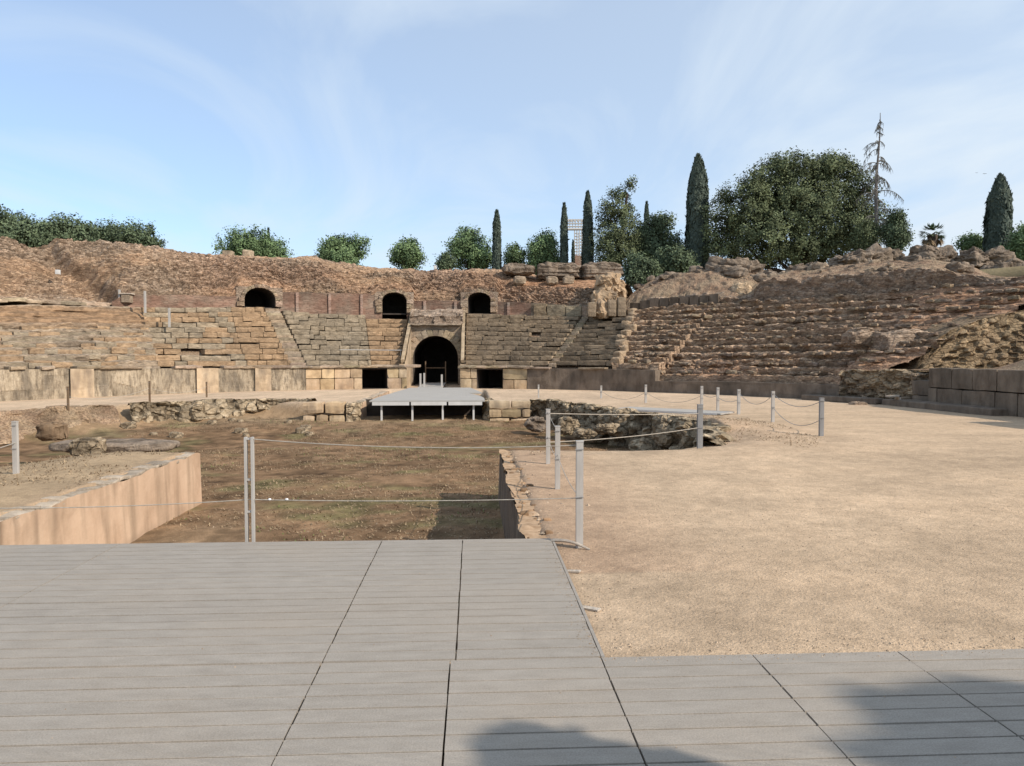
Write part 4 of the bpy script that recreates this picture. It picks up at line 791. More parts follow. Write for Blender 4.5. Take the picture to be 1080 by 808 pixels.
# thin handrail across the grey seats
p0, p1 = yp(352, 369, 41.5), yp(424, 369.5, 41.5); a = Acc(); tube(a, [p0, p1], .03); hr = thing('handrail', 'thin pale handrail across the grey seats left of the gate', 'handrail', tuple(p0)); a.build('rail', M['metal'], hr)
for k in (.02, .5, .98):
    q = p0 + (p1-p0)*k; a = Acc(); tube(a, [q - [0, 0, .35], q], .022); a.build('stanchion', M['metal'], hr)

# ---------------------------------------------------------------- platform before the gate, small footbridge
pf = thing('viewing_platform', 'pale boarded platform over the far end of the pit before the gate', 'platform', (-1.65, 30, 0))
a = Acc(); r = random.Random(3); y = 27.45
while y < 38.4:
    k = sstep(28.5, 38.4, y); xl, xr = -3.72*(1-k) + -3.15*k, .42*(1-k) + -1.1*k
    if y > 33: xl, xr = -3.5 + .3*(y-33)/5, .40 - .5*(y-33)/5
    abox(a, ((xl+xr)/2, y, .055), (xr-xl, .185, .045), XYZ, np.ones(3)*r.uniform(.92, 1.06)); y += .19
a.build('deck_boards', M['planks'], pf)
a = Acc(); y = 38.45
while y < 44: abox(a, (gx_-.02, y, .05 + .01*(y-38.4)), (1.25, .185, .045)); y += .19
a.build('gate_ramp', M['planks'], pf)
for i, (p0, p1) in enumerate(((392, 432), (433, 471.5), (472.5, 509))):
    A, B = yp(p0, 426.5, 27.33), yp(p1, 426.5, 27.33); a = Acc(); abox(a, ((A[0]+B[0])/2, 27.34, -.03), (B[0]-A[0]-.03, .03, .12)); a.build('fascia', M['white'], pf)
for px in (402.5, 435, 467, 499.5):
    c = yp(px, 438, 27.5); a = Acc(); abox(a, (c[0], 27.5, -.36), (.065, .065, .74)); a.build('leg', M['white'], pf)
for px in (402.5, 435, 467, 499.5):
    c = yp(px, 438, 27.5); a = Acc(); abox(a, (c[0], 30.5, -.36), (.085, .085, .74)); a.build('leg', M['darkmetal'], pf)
ub = thing('tunnel_shade', 'dark sheet standing for the shade in the tunnel under the far platform', 'wall', (-1.85, 29.6, -.7)); a = Acc(); abox(a, (-1.85, 29.6, -.40), (4.6, .3, .8), XYZ, rough=.03, n=10); a.build('wall_face', M['dark'], ub)  # near-black sheet painting the tunnel shade below the platform
fb = thing('footbridge', 'small low footbridge over the right arm of the pit', 'footbridge', (6.0, 23.2, 0))
A, B = gp(648, 432, 0), gp(756, 437.5, 0); dirv = (B-A)/np.linalg.norm(B-A); sidev = np.array([-dirv[1], dirv[0], 0]); L = np.linalg.norm(B-A)
a = Acc(); k = 0.0
while k < L: abox(a, A + dirv*(k+.07) + sidev*.5 + np.array([0, 0, .02]), (.135, 1.0, .04), (dirv, sidev, XYZ[2])); k += .14
a.build('deck_boards', M['planks'], fb)
a = Acc(); abox(a, A + dirv*L/2 + np.array([0, 0, .01]), (L, .04, .05), (dirv, sidev, XYZ[2])); a.build('fascia', M['white'], fb)
a = Acc(); abox(a, A + dirv*L/2 + sidev*.05 + np.array([0, 0, -.20]), (L, .05, .36), (dirv, sidev, XYZ[2])); a.build('side_shade', M['darkmetal'], fb)  # dark strip painting the shadow below the footbridge deck

# ---------------------------------------------------------------- fence posts and ropes
POSTS = {}
def post(key, px, pyb, pyt, w, label, material='metal', groundz=None, grp='rope fence posts round the pit', kind='plain'):
    g = gp(px, pyb, GZ); x, y = g[0], g[1]; z0 = float(ground_h(np.array(x), np.array(y))[0]) if groundz is None else groundz
    zt_ = yp(px, pyt, y)[2]; ww = w/800*y*.9; t = thing('rope_post', label, 'fence post', (x, y, z0), grp)
    if kind == 'twin':
        for s in (-1, 1): a = Acc(); abox(a, (x + s*ww*.36, y, (z0+zt_)/2), (ww*.26, .05, zt_-z0), roundk=.05); a.build('upright', M[material], t)
        for f_ in (.35, .63, .985): a = Acc(); abox(a, (x, y, z0 + (zt_-z0)*f_), (ww*.48, .03, .018)); a.build('spacer', M[material], t)
    else:
        a = Acc(); abox(a, (x, y, (z0+zt_)/2 - .02), (ww, ww*.8, zt_-z0+.04), roundk=.06, n=2); a.build('shaft', M[material], t)
        a = Acc(); abox(a, (x - .0, y, zt_+.004), (ww*1.06, ww*.86, .012)); a.build('cap', M[material], t)
        for f_ in (.93, .48): a = Acc(); tube(a, [(x-ww*.7, y-ww*.55, z0+(zt_-z0)*f_), (x+ww*.5, y-ww*.55, z0+(zt_-z0)*f_+.004)], .004 if y < 15 else .006); a.build('rope_eye', M['darkmetal'], t)
    POSTS[key] = (np.array([x, y, z0]), zt_-z0); return t
post('front', 611, 577, 466, 8.5, 'tall pale post standing alone on the sand by the boardwalk corner')
post('second', 588, 516, 450, 6, 'pale leaning post second back from the boardwalk corner')
post('third', 578, 490, 432, 5, 'pale post third back from the boardwalk, by the squared stones')
post('dark', 738, 470, 427, 6.2, 'grey post coloured dark for its shaded side before the jagged rock face', 'darkmetal')  # darker metal puts the shaded side of this post into its colour
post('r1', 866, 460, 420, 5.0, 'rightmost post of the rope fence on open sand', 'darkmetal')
post('r2', 815, 446, 413, 3.6, 'pale post second from the right end of the rope fence')
post('r3', 779, 437, 411, 3.4, 'pale post at the near right corner of the footbridge')
post('r4', 757, 434, 409, 3.0, 'pale post behind the middle of the footbridge')
post('r5', 740, 431, 407.5, 3.0, 'pale post just above the dark grey post')
post('f1', 681, 425, 406, 2.6, 'thin far post by the step in the dark podium wall')
post('f2', 634, 420, 407, 2.2, 'thin far post in front of the dark podium wall')
post('f3', 568, 420, 406, 1.8, 'thin far post nearest the right low doorway')
post('l1', 17, 498, 445, 5.5, 'white post on the left bank beyond the plastered wall')
post('twin', 264, 572, 461, 10.5, 'twin-bar steel post at the boardwalk edge over the pit', groundz=-.12, kind='twin')
post('l2', 72, 431, 408, 2.2, 'thin brown post on the far left path', 'wood')
post('l3', 158, 425, 402, 2.0, 'thin brown post on the far path, middle of the left three', 'wood')
post('l4', 218, 419, 403, 1.8, 'thin brown post on the far path nearest the gate', 'wood')
# the twin post's mate outside the frame on the left, and its hold on the deck
x, y = -5.6, 6.98; t = thing('rope_post', 'twin-bar steel post at the left end of the boardwalk edge', 'fence post', (x, y, -.12), 'rope fence posts round the pit')
for s in (-1, 1): a = Acc(); abox(a, (x+s*.033, y, .42), (.024, .05, 1.08)); a.build('upright', M['metal'], t)
POSTS['twin2'] = (np.array([x, y, -.12]), 1.08)
def rope(k0, k1, f0, f1, sag, label, r=.006, material='rope', o0=(0, 0, 0), o1=(0, 0, 0), grp='ropes strung between the posts'):
    a0, h0 = POSTS[k0]; a1, h1 = POSTS[k1]; p, q = a0 + [0, 0, h0*f0] + np.array(o0), a1 + [0, 0, h1*f1] + np.array(o1); s = np.linspace(0, 1, 24)[:, None]
    P = p + (q-p)*s - np.array([0, 0, 1.])*sag*4*s*(1-s); a = Acc(); tube(a, P, r, 6); return tag(a.build('rope', M[material], loc=tuple(p)), label, 'rope', grp)
rope('twin', 'front', .985, .97, .05, 'upper rope from the twin-bar post across the pit to the front post', .0045)
rope('twin', 'front', .455, .47, .02, 'lower rope from the twin-bar post across the pit to the front post', .0045)
rope('twin2', 'twin', .455, .455, .05, 'lower rope crossing before the plastered wall to the twin-bar post', .0045)
rope('front', 'second', .48, .55, .06, 'sagging rope between the front post and the leaning post', .0045)
rope('second', 'third', .5, .5, .06, 'lower rope between the leaning post and the third post', .0045)
rope('second', 'third', .93, .95, .02, 'upper rope between the leaning post and the third post', .0045)
rope('third', 'dark', .93, .8, .02, 'upper rope before the jagged rock face ending at the dark post', .007)
rope('third', 'dark', .40, .48, .04, 'lower rope before the jagged rock face ending at the dark post', .007)
rope('r1', 'r2', .93, .93, .22, 'upper sagging rope at the right end of the fence', .007, 'darkmetal')
rope('r1', 'r2', .45, .48, .28, 'lower sagging rope at the right end of the fence', .007, 'darkmetal')
rope('r2', 'r3', .9, .9, .3, 'upper sagging rope beside the footbridge', .007, 'darkmetal')
rope('r3', 'r4', .6, .6, .1, 'short rope along the near half of the footbridge', .007, 'darkmetal')
rope('r4', 'r5', .7, .7, .1, 'short rope along the far half of the footbridge', .007, 'darkmetal')
rope('r5', 'f1', .6, .6, .3, 'long faint rope left of the footbridge', .007)
rope('f1', 'f2', .6, .6, .3, 'faint far rope before the dark podium wall', .007)
rope('l1', 'twin2', .6, .8, .1, 'rope leaving the white left post towards the boardwalk', .007)
rope('l2', 'l3', .7, .7, .2, 'faint rope along the far left path', .007)
rope('l3', 'l4', .7, .7, .2, 'faint rope along the far left path near the gate', .007)
for i, k in enumerate((.062, .115)):
    a0, h0 = POSTS['twin']; a1, h1 = POSTS['front']; p = a0 + [0, 0, h0*.455]; q = a1 + [0, 0, h1*.47]; c = p + (q-p)*k; a = Acc(); tube(a, [c - [.014, 0, 0], c, c + [.014, 0, 0]], [.006, .011, .006], 10); tag(a.build('rope_clip', M['wire'], loc=tuple(c)), ('white clip on the lower rope nearest the twin-bar post', 'white clip on the lower rope, farther from the twin-bar post')[i], 'clip')
# bent metal strap lying on the sand by the front post and the two flat ends at the deck edge
a = Acc(); p = gp(582, 570, -.0); q = gp(622, 580, GZ); s = np.linspace(0, 1, 14)[:, None]; P = p + (q-p)*s + np.array([0, 0, 1.])*(.03*np.sin(s*PI)); tube(a, P, np.linspace(.018, .010, 14), 6); tag(a.build('bent_strip', M['capstone'], loc=tuple(p)), 'pale bent strip lying from the boardwalk corner to the front post', 'strip')
for i, (x0, y0, x1, y1) in enumerate(((598, 602, 612, 604), (613, 640, 632, 645))):
    a = Acc(); p, q = gp(x0, y0, -.03), gp(x1, y1, GZ); line3(a, p, q + np.array([0, 0, .01]), .05, .012, None, .003); tag(a.build('timber_end', M['capstone'], loc=tuple(p)), ('farther pale timber end sticking out of the boardwalk side into the sand', 'nearer pale timber end sticking out of the boardwalk side into the sand')[i], 'timber')

# ---------------------------------------------------------------- right side: upper bank, walls and mounds
BANKW = [(640, .0), (664, .25), (690, .40), (752, .42), (762, .15), (800, .3), (812, 1.0), (900, 1.0), (985, .85), (1020, .5), (1090, .4), (1200, .4)]
SKR = table([(640, 338), (655, 334), (664, 314), (678, 301), (690, 294), (720, 288), (750, 285), (775, 287), (800, 291), (806, 298), (818, 293), (840, 288), (870, 284), (900, 280), (940, 277), (965, 275.5), (990, 275.5), (1010, 279), (1022, 286), (1035, 292), (1080, 296), (1200, 292)], 10.0)
def right_bank():
    t0, t1 = float(th(654, DS, 4.5)), math.radians(74); ts = arc(t0, t1, .06, 9.0); u = ts*34
    dd = np.concatenate([np.full(14, DS), np.linspace(DS+.05, 10, 50), np.linspace(10.1, 13.5, 24)]); ii = np.concatenate([np.linspace(0, 1, 14), np.ones(74)])
    T_, D_ = np.meshgrid(ts, dd, indexing='ij'); I_ = np.broadcast_to(ii, T_.shape); U_ = np.broadcast_to(u[:, None], T_.shape); px = pxof(T_, 8.); wp = np.array(BANKW); wh = np.interp(px, wp[:, 0], wp[:, 1])
    zb = ztop(T_); zc = SKR(T_); wh = np.minimum(wh, np.maximum(zc-zb-.05, 0)); k = np.clip((D_-DS)/(10-DS), 0, 1)
    z = zb - .15 + (wh+.15)*I_ + (zc-zb-wh)*(1-(1-k)**1.7) - .35*sstep(10.2, 13.5, D_)
    f1, f2, idn = worley(U_/.45, (I_*wh + (D_-DS))/.25, 911); g1, g2, idb = worley(U_/.2, (I_*wh+(D_-DS))/.14, 912)
    rk = np.clip((1-sstep(DS, DS+.25, D_)) + .55*sstep(9.2, 10, D_)*(px < 800), 0, 1)
    D = (.09+.22*rk)*((idn-.5)*sstep(0, .3, f2-f1) + .4*(idb-.5)) + (.26+.05*rk)*fbm(U_*.7, D_*.9+I_*2, 0, 5, 913)
    x, y = E(T_, D_ - .7*D*sstep(0, .2, I_)); z = z + .6*D
    earth = np.array([1.0, 1.0, 1.0]); rc = np.array([.98, .95, .92]); c = (.8+.4*idn*rk + .2*(1-rk))[..., None]*(rk[..., None]*rc + (1-rk[..., None])*earth)
    t = thing('earth_bank', 'reddish earth bank with a low rubble retaining wall above the right rubble rows', 'bank', (*E(float(th(850, DS)), DS), 4.3))
    m = (y > 25.5)[:-1, :-1]; mw = m & (D_[:-1, :-1] < DS+.12); me = m & ~(D_[:-1, :-1] < DS+.12)
    V = np.stack([x, y, z], -1).reshape(-1, 3)
    a = Acc(); a.add(V, gridF(len(ts), len(dd), mw), c.reshape(-1, 3)); a.build('retaining_wall', M['rubble'], t)
    a = Acc(); a.add(V, gridF(len(ts), len(dd), me), c.reshape(-1, 3)); a.build('earth_slope', M['earth'], t)
right_bank()
# upright slabs of a low grey wall below the first right bank
t = thing('slab_wall', 'low grey wall of upright slabs above the right rubble rows', 'wall', (*E(float(th(715, DS)), DS), 4.2)); r = random.Random(4)
a = Acc()
for p in np.arange(664, 752, 10.5):
    tm = float(th(p+5, DS-.2, 4.5)); x, y = E(tm, DS-.15); z = float(ztop(tm)); abox(a, (x, y, z+.24), (10.1/800*y, .16, r.uniform(.46, .6)), frame(tm), np.array([.85, .83, .8])*r.uniform(.8, 1.1), .03, 4, r.randrange(99), .06)
a.build('slabs', M['darkpod'], t)
CR = [ # px centre, py centre, width px, height px, Y, label, material, depth
 (722, 293, 58, 9, 45.5, 'long thin layered stone on the first right bank', 'rock'),
 (776, 288, 50, 20, 43.6, 'broad layered outcrop crowning the first right bank', 'rock'),
 (781, 310, 24, 21, 40.6, 'pale tan boulder bulging from the bank above the rubble rows', 'ashlar'),
 (757, 317, 12, 14, 41.0, 'narrow upright stone left of the pale tan boulder', 'rock'),
 (812, 291, 14, 15, 42.5, 'tilted stone with ridges right of the layered outcrop', 'rock'),
 (838, 286, 26, 12, 43.0, 'rounded boulder below the big pine', 'rock'),
 (857, 280, 14, 9, 43.4, 'small dark boulder at the foot of the big pine', 'rock'),
 (905, 271, 64, 15, 44.0, 'dark hollow rock ruin under the bare tree', 'rock'),
 (940, 268, 28, 12, 44.5, 'slanting rock beside the bare tree trunk', 'rock'),
 (985, 269, 56, 14, 43.5, 'long dark rock ruin below the palm', 'rock'),
 (1035, 270, 50, 15, 42.5, 'layered dark rock ruin below the tall right cypress', 'rock'),
 (1066, 286, 60, 14, 39.5, 'low dark rock band at the right edge', 'rock')]
for i, (px, py, w, h, Yv, lb, mm) in enumerate(CR):
    h2 = h*1.7; c = yp(px, py + h*.35, Yv); boulder('rock_outcrop', lb, c, (w/800*Yv, min(2.2, max(.9, w/800*Yv*.7)), h2/800*Yv), 740+i, mm, 'rock', strata=.15, flat=.75, n=80, amp=1.0 if mm == 'rock' else .5)
rc_ = random.Random(40)
for i in range(34):
    px = rc_.uniform(668, 1015); d = rc_.choice((7.5, 8.3, 9.2, 9.8, 10.2)) + rc_.uniform(-.2, .2); t_ = float(th(px, d, 5.5)); x, y = E(t_, d); k_ = min(1, (d-DS)/(10-DS)); zb_, zc_ = float(ztop(t_)), float(SKR(t_)); wh_ = float(np.interp(float(pxof(t_, 8.)), np.array(BANKW)[:, 0], np.array(BANKW)[:, 1])); wh_ = min(wh_, max(zc_-zb_-.05, 0))
    z_ = zb_ + wh_ + (zc_-zb_-wh_)*(1-(1-k_)**1.7); s_ = rc_.uniform(.22, .62)*(1.35 if d > 9 else .8)
    boulder('loose_stone', 'weathered grey-brown stone lying on the earth bank above the right rubble rows', (x, y, z_ + s_*.12), (s_*1.7, s_, s_*.75), 820+i, 'rock' if i % 3 else 'stone', 'stone', 'loose stones on the right bank', n=18, amp=.7, flat=.7, rot=rc_.uniform(0, 3))
# pale rubble wall face with a domed earth top
t = thing('rubble_wall', 'sunlit pale rubble wall piece below the domed mound on the right', 'wall', tuple(yp(996, 305, 37.)))
a = Acc(); A, B = yp(966, 306, 36.6), yp(1026, 304, 35.6); q = np.linspace(0, 1, 70); v = np.linspace(0, 1, 24); Q, V_ = np.meshgrid(q, v, indexing='ij'); P = A + (B-A)*Q[..., None]; L = np.linalg.norm(B-A)
f1, f2, idn = worley(Q*L/.35, V_*.8/.22, 77); P = P + np.array([0, 0, 1.])*((.62+.25*Q + .1*fbm(Q*4, 0*Q, 0, 3, 3))*V_)[..., None] + np.array([-.1, -1, 0])*(.14*(idn-.5)*sstep(0, .3, f2-f1) + .1*fbm(Q*3, V_*2, 0, 3, 5) - .1*V_)[..., None]
a.add(P.reshape(-1, 3), gridF(70, 24), ((.8+.4*idn)[..., None]*np.ones(3)).reshape(-1, 3)); a.build('wall_face', M['golden'], t)
A2 = P[:, -1]; k = np.linspace(0, 1, 16); P2 = A2[:, None] + k[None, :, None]*np.array([.5, 3.4, 0]) + (np.sin(k*PI*.5)**.8*.75)[None, :, None]*np.array([0, 0, 1.])*np.sin(np.clip(q*1.0+.08, 0, 1)*PI)[:, None, None]**.5
a = Acc(); P2[..., 2] += .05*fbm(P2[..., 0]*1.5, P2[..., 1]*1.5, 0, 3, 9); a.add(P2.reshape(-1, 3), gridF(70, 16)); a.build('earth_top', M['earth'], t, smooth=True)
# rubble front below the small mound at the end of the low podium
tF0, tF1 = T0(884), T0(992); ts = np.linspace(tF0, tF1, 24); fx, fy = E(ts, -.05); 
rock_strip('rubble_wall', 'ruined rubble wall with golden stones at the end of the low podium', np.stack([fx, fy], 1)[::1], -.1, 1.12, 86, cat='wall', sc=(.34, .20), amp=.26, lean=.12, material='golden', lip=1.3, zt=lambda u: 1.12 + .14*fbm(u*.9, 0*u, 0, 3, 7))
for i, (px, py, w, h, Yv, lb) in enumerate(((905, 357, 30, 20, 29.5, 'dark squared block jutting from the right rubble rows'), (950, 362, 60, 26, 28.8, 'large dark overhanging rock right of the squared block'), (985, 372, 40, 24, 28.0, 'dark broken rock against the golden rubble wall'), (905, 427, 16, 6, 26.2, 'flat dark stone on the sand at the wall foot'), (975, 402, 14, 18, 26.2, 'dark gap stones beside the right steps'))):
    c = yp(px, py, Yv); boulder('rock_outcrop', lb, c, (w/800*Yv, max(.5, w/800*Yv*.7), h/800*Yv), 770+i, 'rubble', 'rock', flat=.5, n=44, amp=.4)
# side entrance: golden rubble wall facing us, grey block wall along the arena in shade
t = thing('rubble_wall', 'tall golden rubble wall of the side entrance at the right edge', 'wall', (17.5, 26.8, 1.2))
q = np.linspace(0, 1, 180); v = np.linspace(0, 1, 64); Q, V_ = np.meshgrid(q, v, indexing='ij'); A, B = np.array([15.6, 26.9, 1.0]), np.array([22.5, 26.4, 1.0]); L = 6.9; U_ = Q*L
zt_ = np.interp(U_, [.45, .95, 1.5, 2.1, 2.9, 3.7, 7], [.02, .75, 1.35, 1.7, 2.0, 2.2, 2.6]) + .12*fbm(U_*1.3, 0*U_, 0, 4, 31)
f1, f2, idn = worley(U_/.30 + .3*fbm(U_, V_*2, 0, 2, 4), V_*2/.18, 88); D = .20*(idn-.5)*sstep(0, .3, f2-f1) + .12*fbm(U_*1.2, V_*2.5, 0, 4, 33) - .25*V_
P = A + (B-A)*Q[..., None] + np.array([0, 0, 1.])*(zt_*V_)[..., None] + np.array([0, -1., 0])*D[..., None]
a = Acc(); a.add(P.reshape(-1, 3), gridF(180, 64), ((.75+.5*idn)[..., None]*np.array([1, .95, .85])).reshape(-1, 3)); tp = P[:, -1]; k = np.linspace(0, 1, 10); P2 = tp[:, None] + k[None, :, None]*np.array([0, 1.4, .12]); P2[..., 2] += .06*fbm(P2[..., 0]*3, P2[..., 1]*3, 0, 3, 3)*k[None]; a.add(P2.reshape(-1, 3), gridF(180, 10), (.8, .75, .7)); a.build('wall_face', M['golden'], t)
gz = thing('block_wall', 'grey squared block wall in shade at the right edge of the arena', 'wall', (15.4, 22, 0))
axR = (np.array([-.07, 1., 0])/1.00245, np.array([-1., -.07, 0])/1.00245, np.array([0, 0, 1.]))
def gcol(r): k = r.uniform(.85, 1.15); return np.array([k, k, k*.98])
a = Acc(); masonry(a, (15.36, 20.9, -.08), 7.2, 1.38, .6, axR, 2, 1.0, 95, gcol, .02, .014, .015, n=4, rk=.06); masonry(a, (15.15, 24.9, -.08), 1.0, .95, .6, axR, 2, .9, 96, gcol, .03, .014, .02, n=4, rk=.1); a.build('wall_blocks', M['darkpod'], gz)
a = Acc(); abox(a, (15.0, 23.6, .0), (5.2, .7, .36), (axR[0], axR[1], axR[2]), None, .03, 10, 4, .15); a.build('base_step', M['darkpod'], gz)
a = Acc(); abox(a, (14.62, 25.4, .12), (.06, .3, .42)); abox(a, (14.45, 25.4, .30), (.4, .3, .05)); tag(a.build('stone_bench', M['capstone'], loc=(14.6, 25.5, 0)), 'small white slab standing at the foot of the right steps', 'slab')
st = thing('stone_steps', 'dark stone steps between golden rubble and grey block wall', 'steps', (15.6, 26, 0))
for i in range(4): a = Acc(); abox(a, (15.5 + .28*i, 26.0 + .05*i, .12 + .26*i), (1.2, 1.0, .27), XYZ, (.9, .88, .84), .05, 5, i, .15); a.build('step', M['stone'], st)
# top of the side bank behind the block wall, rising out of frame to the right
xs = np.linspace(15.55, 32, 90); ys = np.linspace(-6, 26.6, 120); X_, Y_ = np.meshgrid(xs, ys, indexing='ij'); Z_ = 1.2 + .55*np.maximum(X_-17.6-.25*np.maximum(0, 24-Y_)*0, 0)*sstep(26.5, 23.5, Y_) + .08*fbm(X_*.8, Y_*.8, 0, 4, 6)
Z_ = np.minimum(Z_, 6.4); a = Acc(); a.add(np.stack([X_, Y_, Z_], -1).reshape(-1, 3), gridF(90, 120)); tag(a.build('earth_bank', M['earth'], smooth=True, loc=(18, 20, 1.2)), 'brown earth bank behind the grey block wall at the right edge', 'bank')
t = thing('shadow_block', 'unseen masonry block added past the right edge to cast a shadow', 'ruin', (15.9, 17, 0)); a = Acc(); masonry(a, (15.62, 15.2, -.08), 4.2, 2.35, .9, axR, 4, 1.0, 97, gcol, .03, .014, .03, n=4, rk=.08); a.build('masonry', M['darkpod'], t)  # out-of-frame block added to cast a longer shadow on the sand
# handrail on the right mound, info posts on the left rows
hr = thing('handrail', 'thin brown handrail above the small mound on the right', 'handrail', tuple(yp(940, 372, 28.5))); p0, p1 = yp(926, 362, 28.6), yp(956, 362.5, 28.2)
a = Acc(); tube(a, [p0, p1], .025); a.build('rail', M['wood'], hr)
a = Acc(); q = yp(949, 363, 28.3); tube(a, [q - [0, 0, .6], q], .03); a.build('stanchion', M['metal'], hr)
for i, (px, yb, yt, Yv, lb) in enumerate(((126, 319, 307.5, 40.5, 'thin pale post at the left end of the brick panel'), (153, 328, 309, 39.5, 'tall pale post before the brick panel'), (178.5, 343, 327, 38.6, 'pale post among the left seat rows'))):
    p, q = yp(px, yb, Yv), yp(px, yt, Yv); a = Acc(); abox(a, (p+q)/2, (.09, .09, q[2]-p[2]+.2)); tag(a.build('marker_post', M['metal'], loc=tuple(p)), lb, 'post')
t = thing('small_shed', 'tiny pale hut-like stone with a slab roof at the left end of the brick panel', 'stone', tuple(yp(134, 318, 40.6)))
p = yp(134, 315, 40.6); a = Acc(); abox(a, p, (.42, .4, .4), XYZ, None, .02, 3); a.build('base', M['stone'], t); a = Acc(); abox(a, p + np.array([0, 0, .25]), (.6, .5, .06), XYZ, None, .01, 3); a.build('slab_top', M['capstone'], t)
for i, (px, py, Yv, lb) in enumerate(((61, 287, 40.2, 'small white lamp box on the far left stone slope'), (123.5, 289, 43.0, 'small white lamp box in the dark gully of the left slope'), (459, 282, 50.5, 'small white box on the crest left of the round tree'))):
    p = yp(px, py, Yv); a = Acc(); abox(a, p, (.2, .2, .24), roundk=.1, n=3); tag(a.build('lamp_box', M['white'], loc=tuple(p)), lb, 'lamp')

# ---------------------------------------------------------------- trees
def quads(P, Nn, size, rng, asp=1.6):
    """leaf quads: centres P, rough facing Nn"""
    m = len(P); n_ = Nn + rng.normal(0, .55, (m, 3)); n_ /= np.linalg.norm(n_, axis=1, keepdims=True); r = rng.normal(0, 1, (m, 3)); a_ = np.cross(n_, r); a_ /= np.linalg.norm(a_, axis=1, keepdims=True); b_ = np.cross(n_, a_)
    s = (size*rng.uniform(.6, 1.35, m))[:, None]; a_ = a_*s*asp*.5; b_ = b_*s*.5
    V = np.stack([P-a_, P-b_*.9, P+a_, P+b_*.9], 1).reshape(-1, 3); F = np.arange(m*4).reshape(-1, 4); return V, F
def foliage(acc, blobs, clumps, per, size, seed, rc=.35, surf=.75, asp=1.6, droop=0.0, hole=0.0):
    """blobs: (centre, radii); clumps of leaves spread through each blob's volume, most near its surface"""
    g = np.random.default_rng(seed); vol = np.array([np.prod(b[1])**.7 for b in blobs]); w = vol/vol.sum()
    for (c, rad), wi in zip(blobs, w):
        k = max(4, int(clumps*wi)); d = g.normal(0, 1, (k, 3)); d /= np.linalg.norm(d, axis=1, keepdims=True); rr = np.where(g.random(k) < surf, g.uniform(.78, 1.06, k), g.uniform(.2, .8, k))
        rr = rr*(1 + .38*fbm(d[:, 0]*2.2+seed, d[:, 1]*2.2, d[:, 2]*2.2, 3, seed))
        cc = np.array(c) + d*rr[:, None]*np.array(rad); tone = g.uniform(.65, 1.35, k)
        if hole: keep = vnoise(cc[:, 0]/.9, cc[:, 1]/.9, cc[:, 2]/.9, seed) > -1+hole*2; cc, d, tone = cc[keep], d[keep], tone[keep]; k = len(cc)
        off = g.normal(0, rc*.55, (k, per, 3)); off[..., 2] -= droop*np.abs(g.normal(0, 1, (k, per))); P = (cc[:, None]+off).reshape(-1, 3); N = np.repeat(d, per, 0) + np.array([0, 0, .35])
        V, F = quads(P, N, size, g, asp); tk = np.repeat(tone, per)*g.uniform(.85, 1.15, k*per); acc.add(V, F, (np.repeat(tk, 4)[:, None]*np.array([1, 1, .95])))
def limbs(acc, base, h, r0, seed, targets, lean=(0, 0), fork=.35):
    b = np.array(base, float); s = np.linspace(0, 1, 9); P = b + np.stack([lean[0]*s**1.5 + .15*np.sin(s*5+seed), lean[1]*s + .12*np.cos(s*4+seed), h*s], 1); tube(acc, P, r0*(1-.6*s), 8)
    for i, q in enumerate(targets):
        k = fork + (1-fork)*((i*.618) % 1)*.7; o = P[int(k*8)]; q = np.array(q, float); m = (o+q)/2 + np.array([0, 0, -.12*np.linalg.norm(q-o)]); t_ = np.linspace(0, 1, 7)[:, None]; L = o*(1-t_)**2 + m*2*t_*(1-t_) + q*t_**2; tube(acc, L, r0*.45*(1-.8*t_[:, 0]), 6)
HZ = 5.6
def round_tree(label, px, yt, wpx, Yv, seed, material='green', name='broadleaf_tree', zb=HZ, parts=5, clumps=170, per=26, size=.26, flatb=.0, group=None, hole=.18, rc=.42, yb=None, lean=0.0):
    top = yp(px, yt, Yv); R_ = wpx/800*Yv/2; x = top[0]; zt_ = top[2]; cb = zt_ - 1.9*R_ if yb is None else yp(px, yb, Yv)[2]; hc = zt_-cb; r = random.Random(seed)
    t = thing(name, label, 'tree', (x, Yv, zb), group); blobs = [((x + lean*.3, Yv, cb+hc*.48), (R_*.72, R_*.72, hc*.46))]
    for i in range(parts):
        an = 2*PI*i/parts + r.uniform(-.4, .4); q = r.uniform(.45, .62); rad = R_*r.uniform(.36, .5); z = cb + hc*r.uniform(.25, .75); blobs.append(((x + math.cos(an)*R_*q + lean*(z-cb)/hc, Yv + math.sin(an)*R_*q, z), (rad, rad, rad*r.uniform(.7, .95))))
    rad = R_*.42; blobs.append(((x + lean + r.uniform(-.2, .2)*R_, Yv, zt_-rad*.8), (rad, rad, rad*.8)))
    a = Acc(); foliage(a, blobs, int(clumps*2.0), int(per*1.9), size*.44, seed, rc*.80, hole=hole, asp=1.3); a.build('crown', M[material], t)
    a = Acc(); limbs(a, (x, Yv, zb-.3), cb-zb+hc*.55, .09+.045*R_, seed, [b_[0] for b_ in blobs[1:]]); a.build('trunk', M['bark'], t); return t
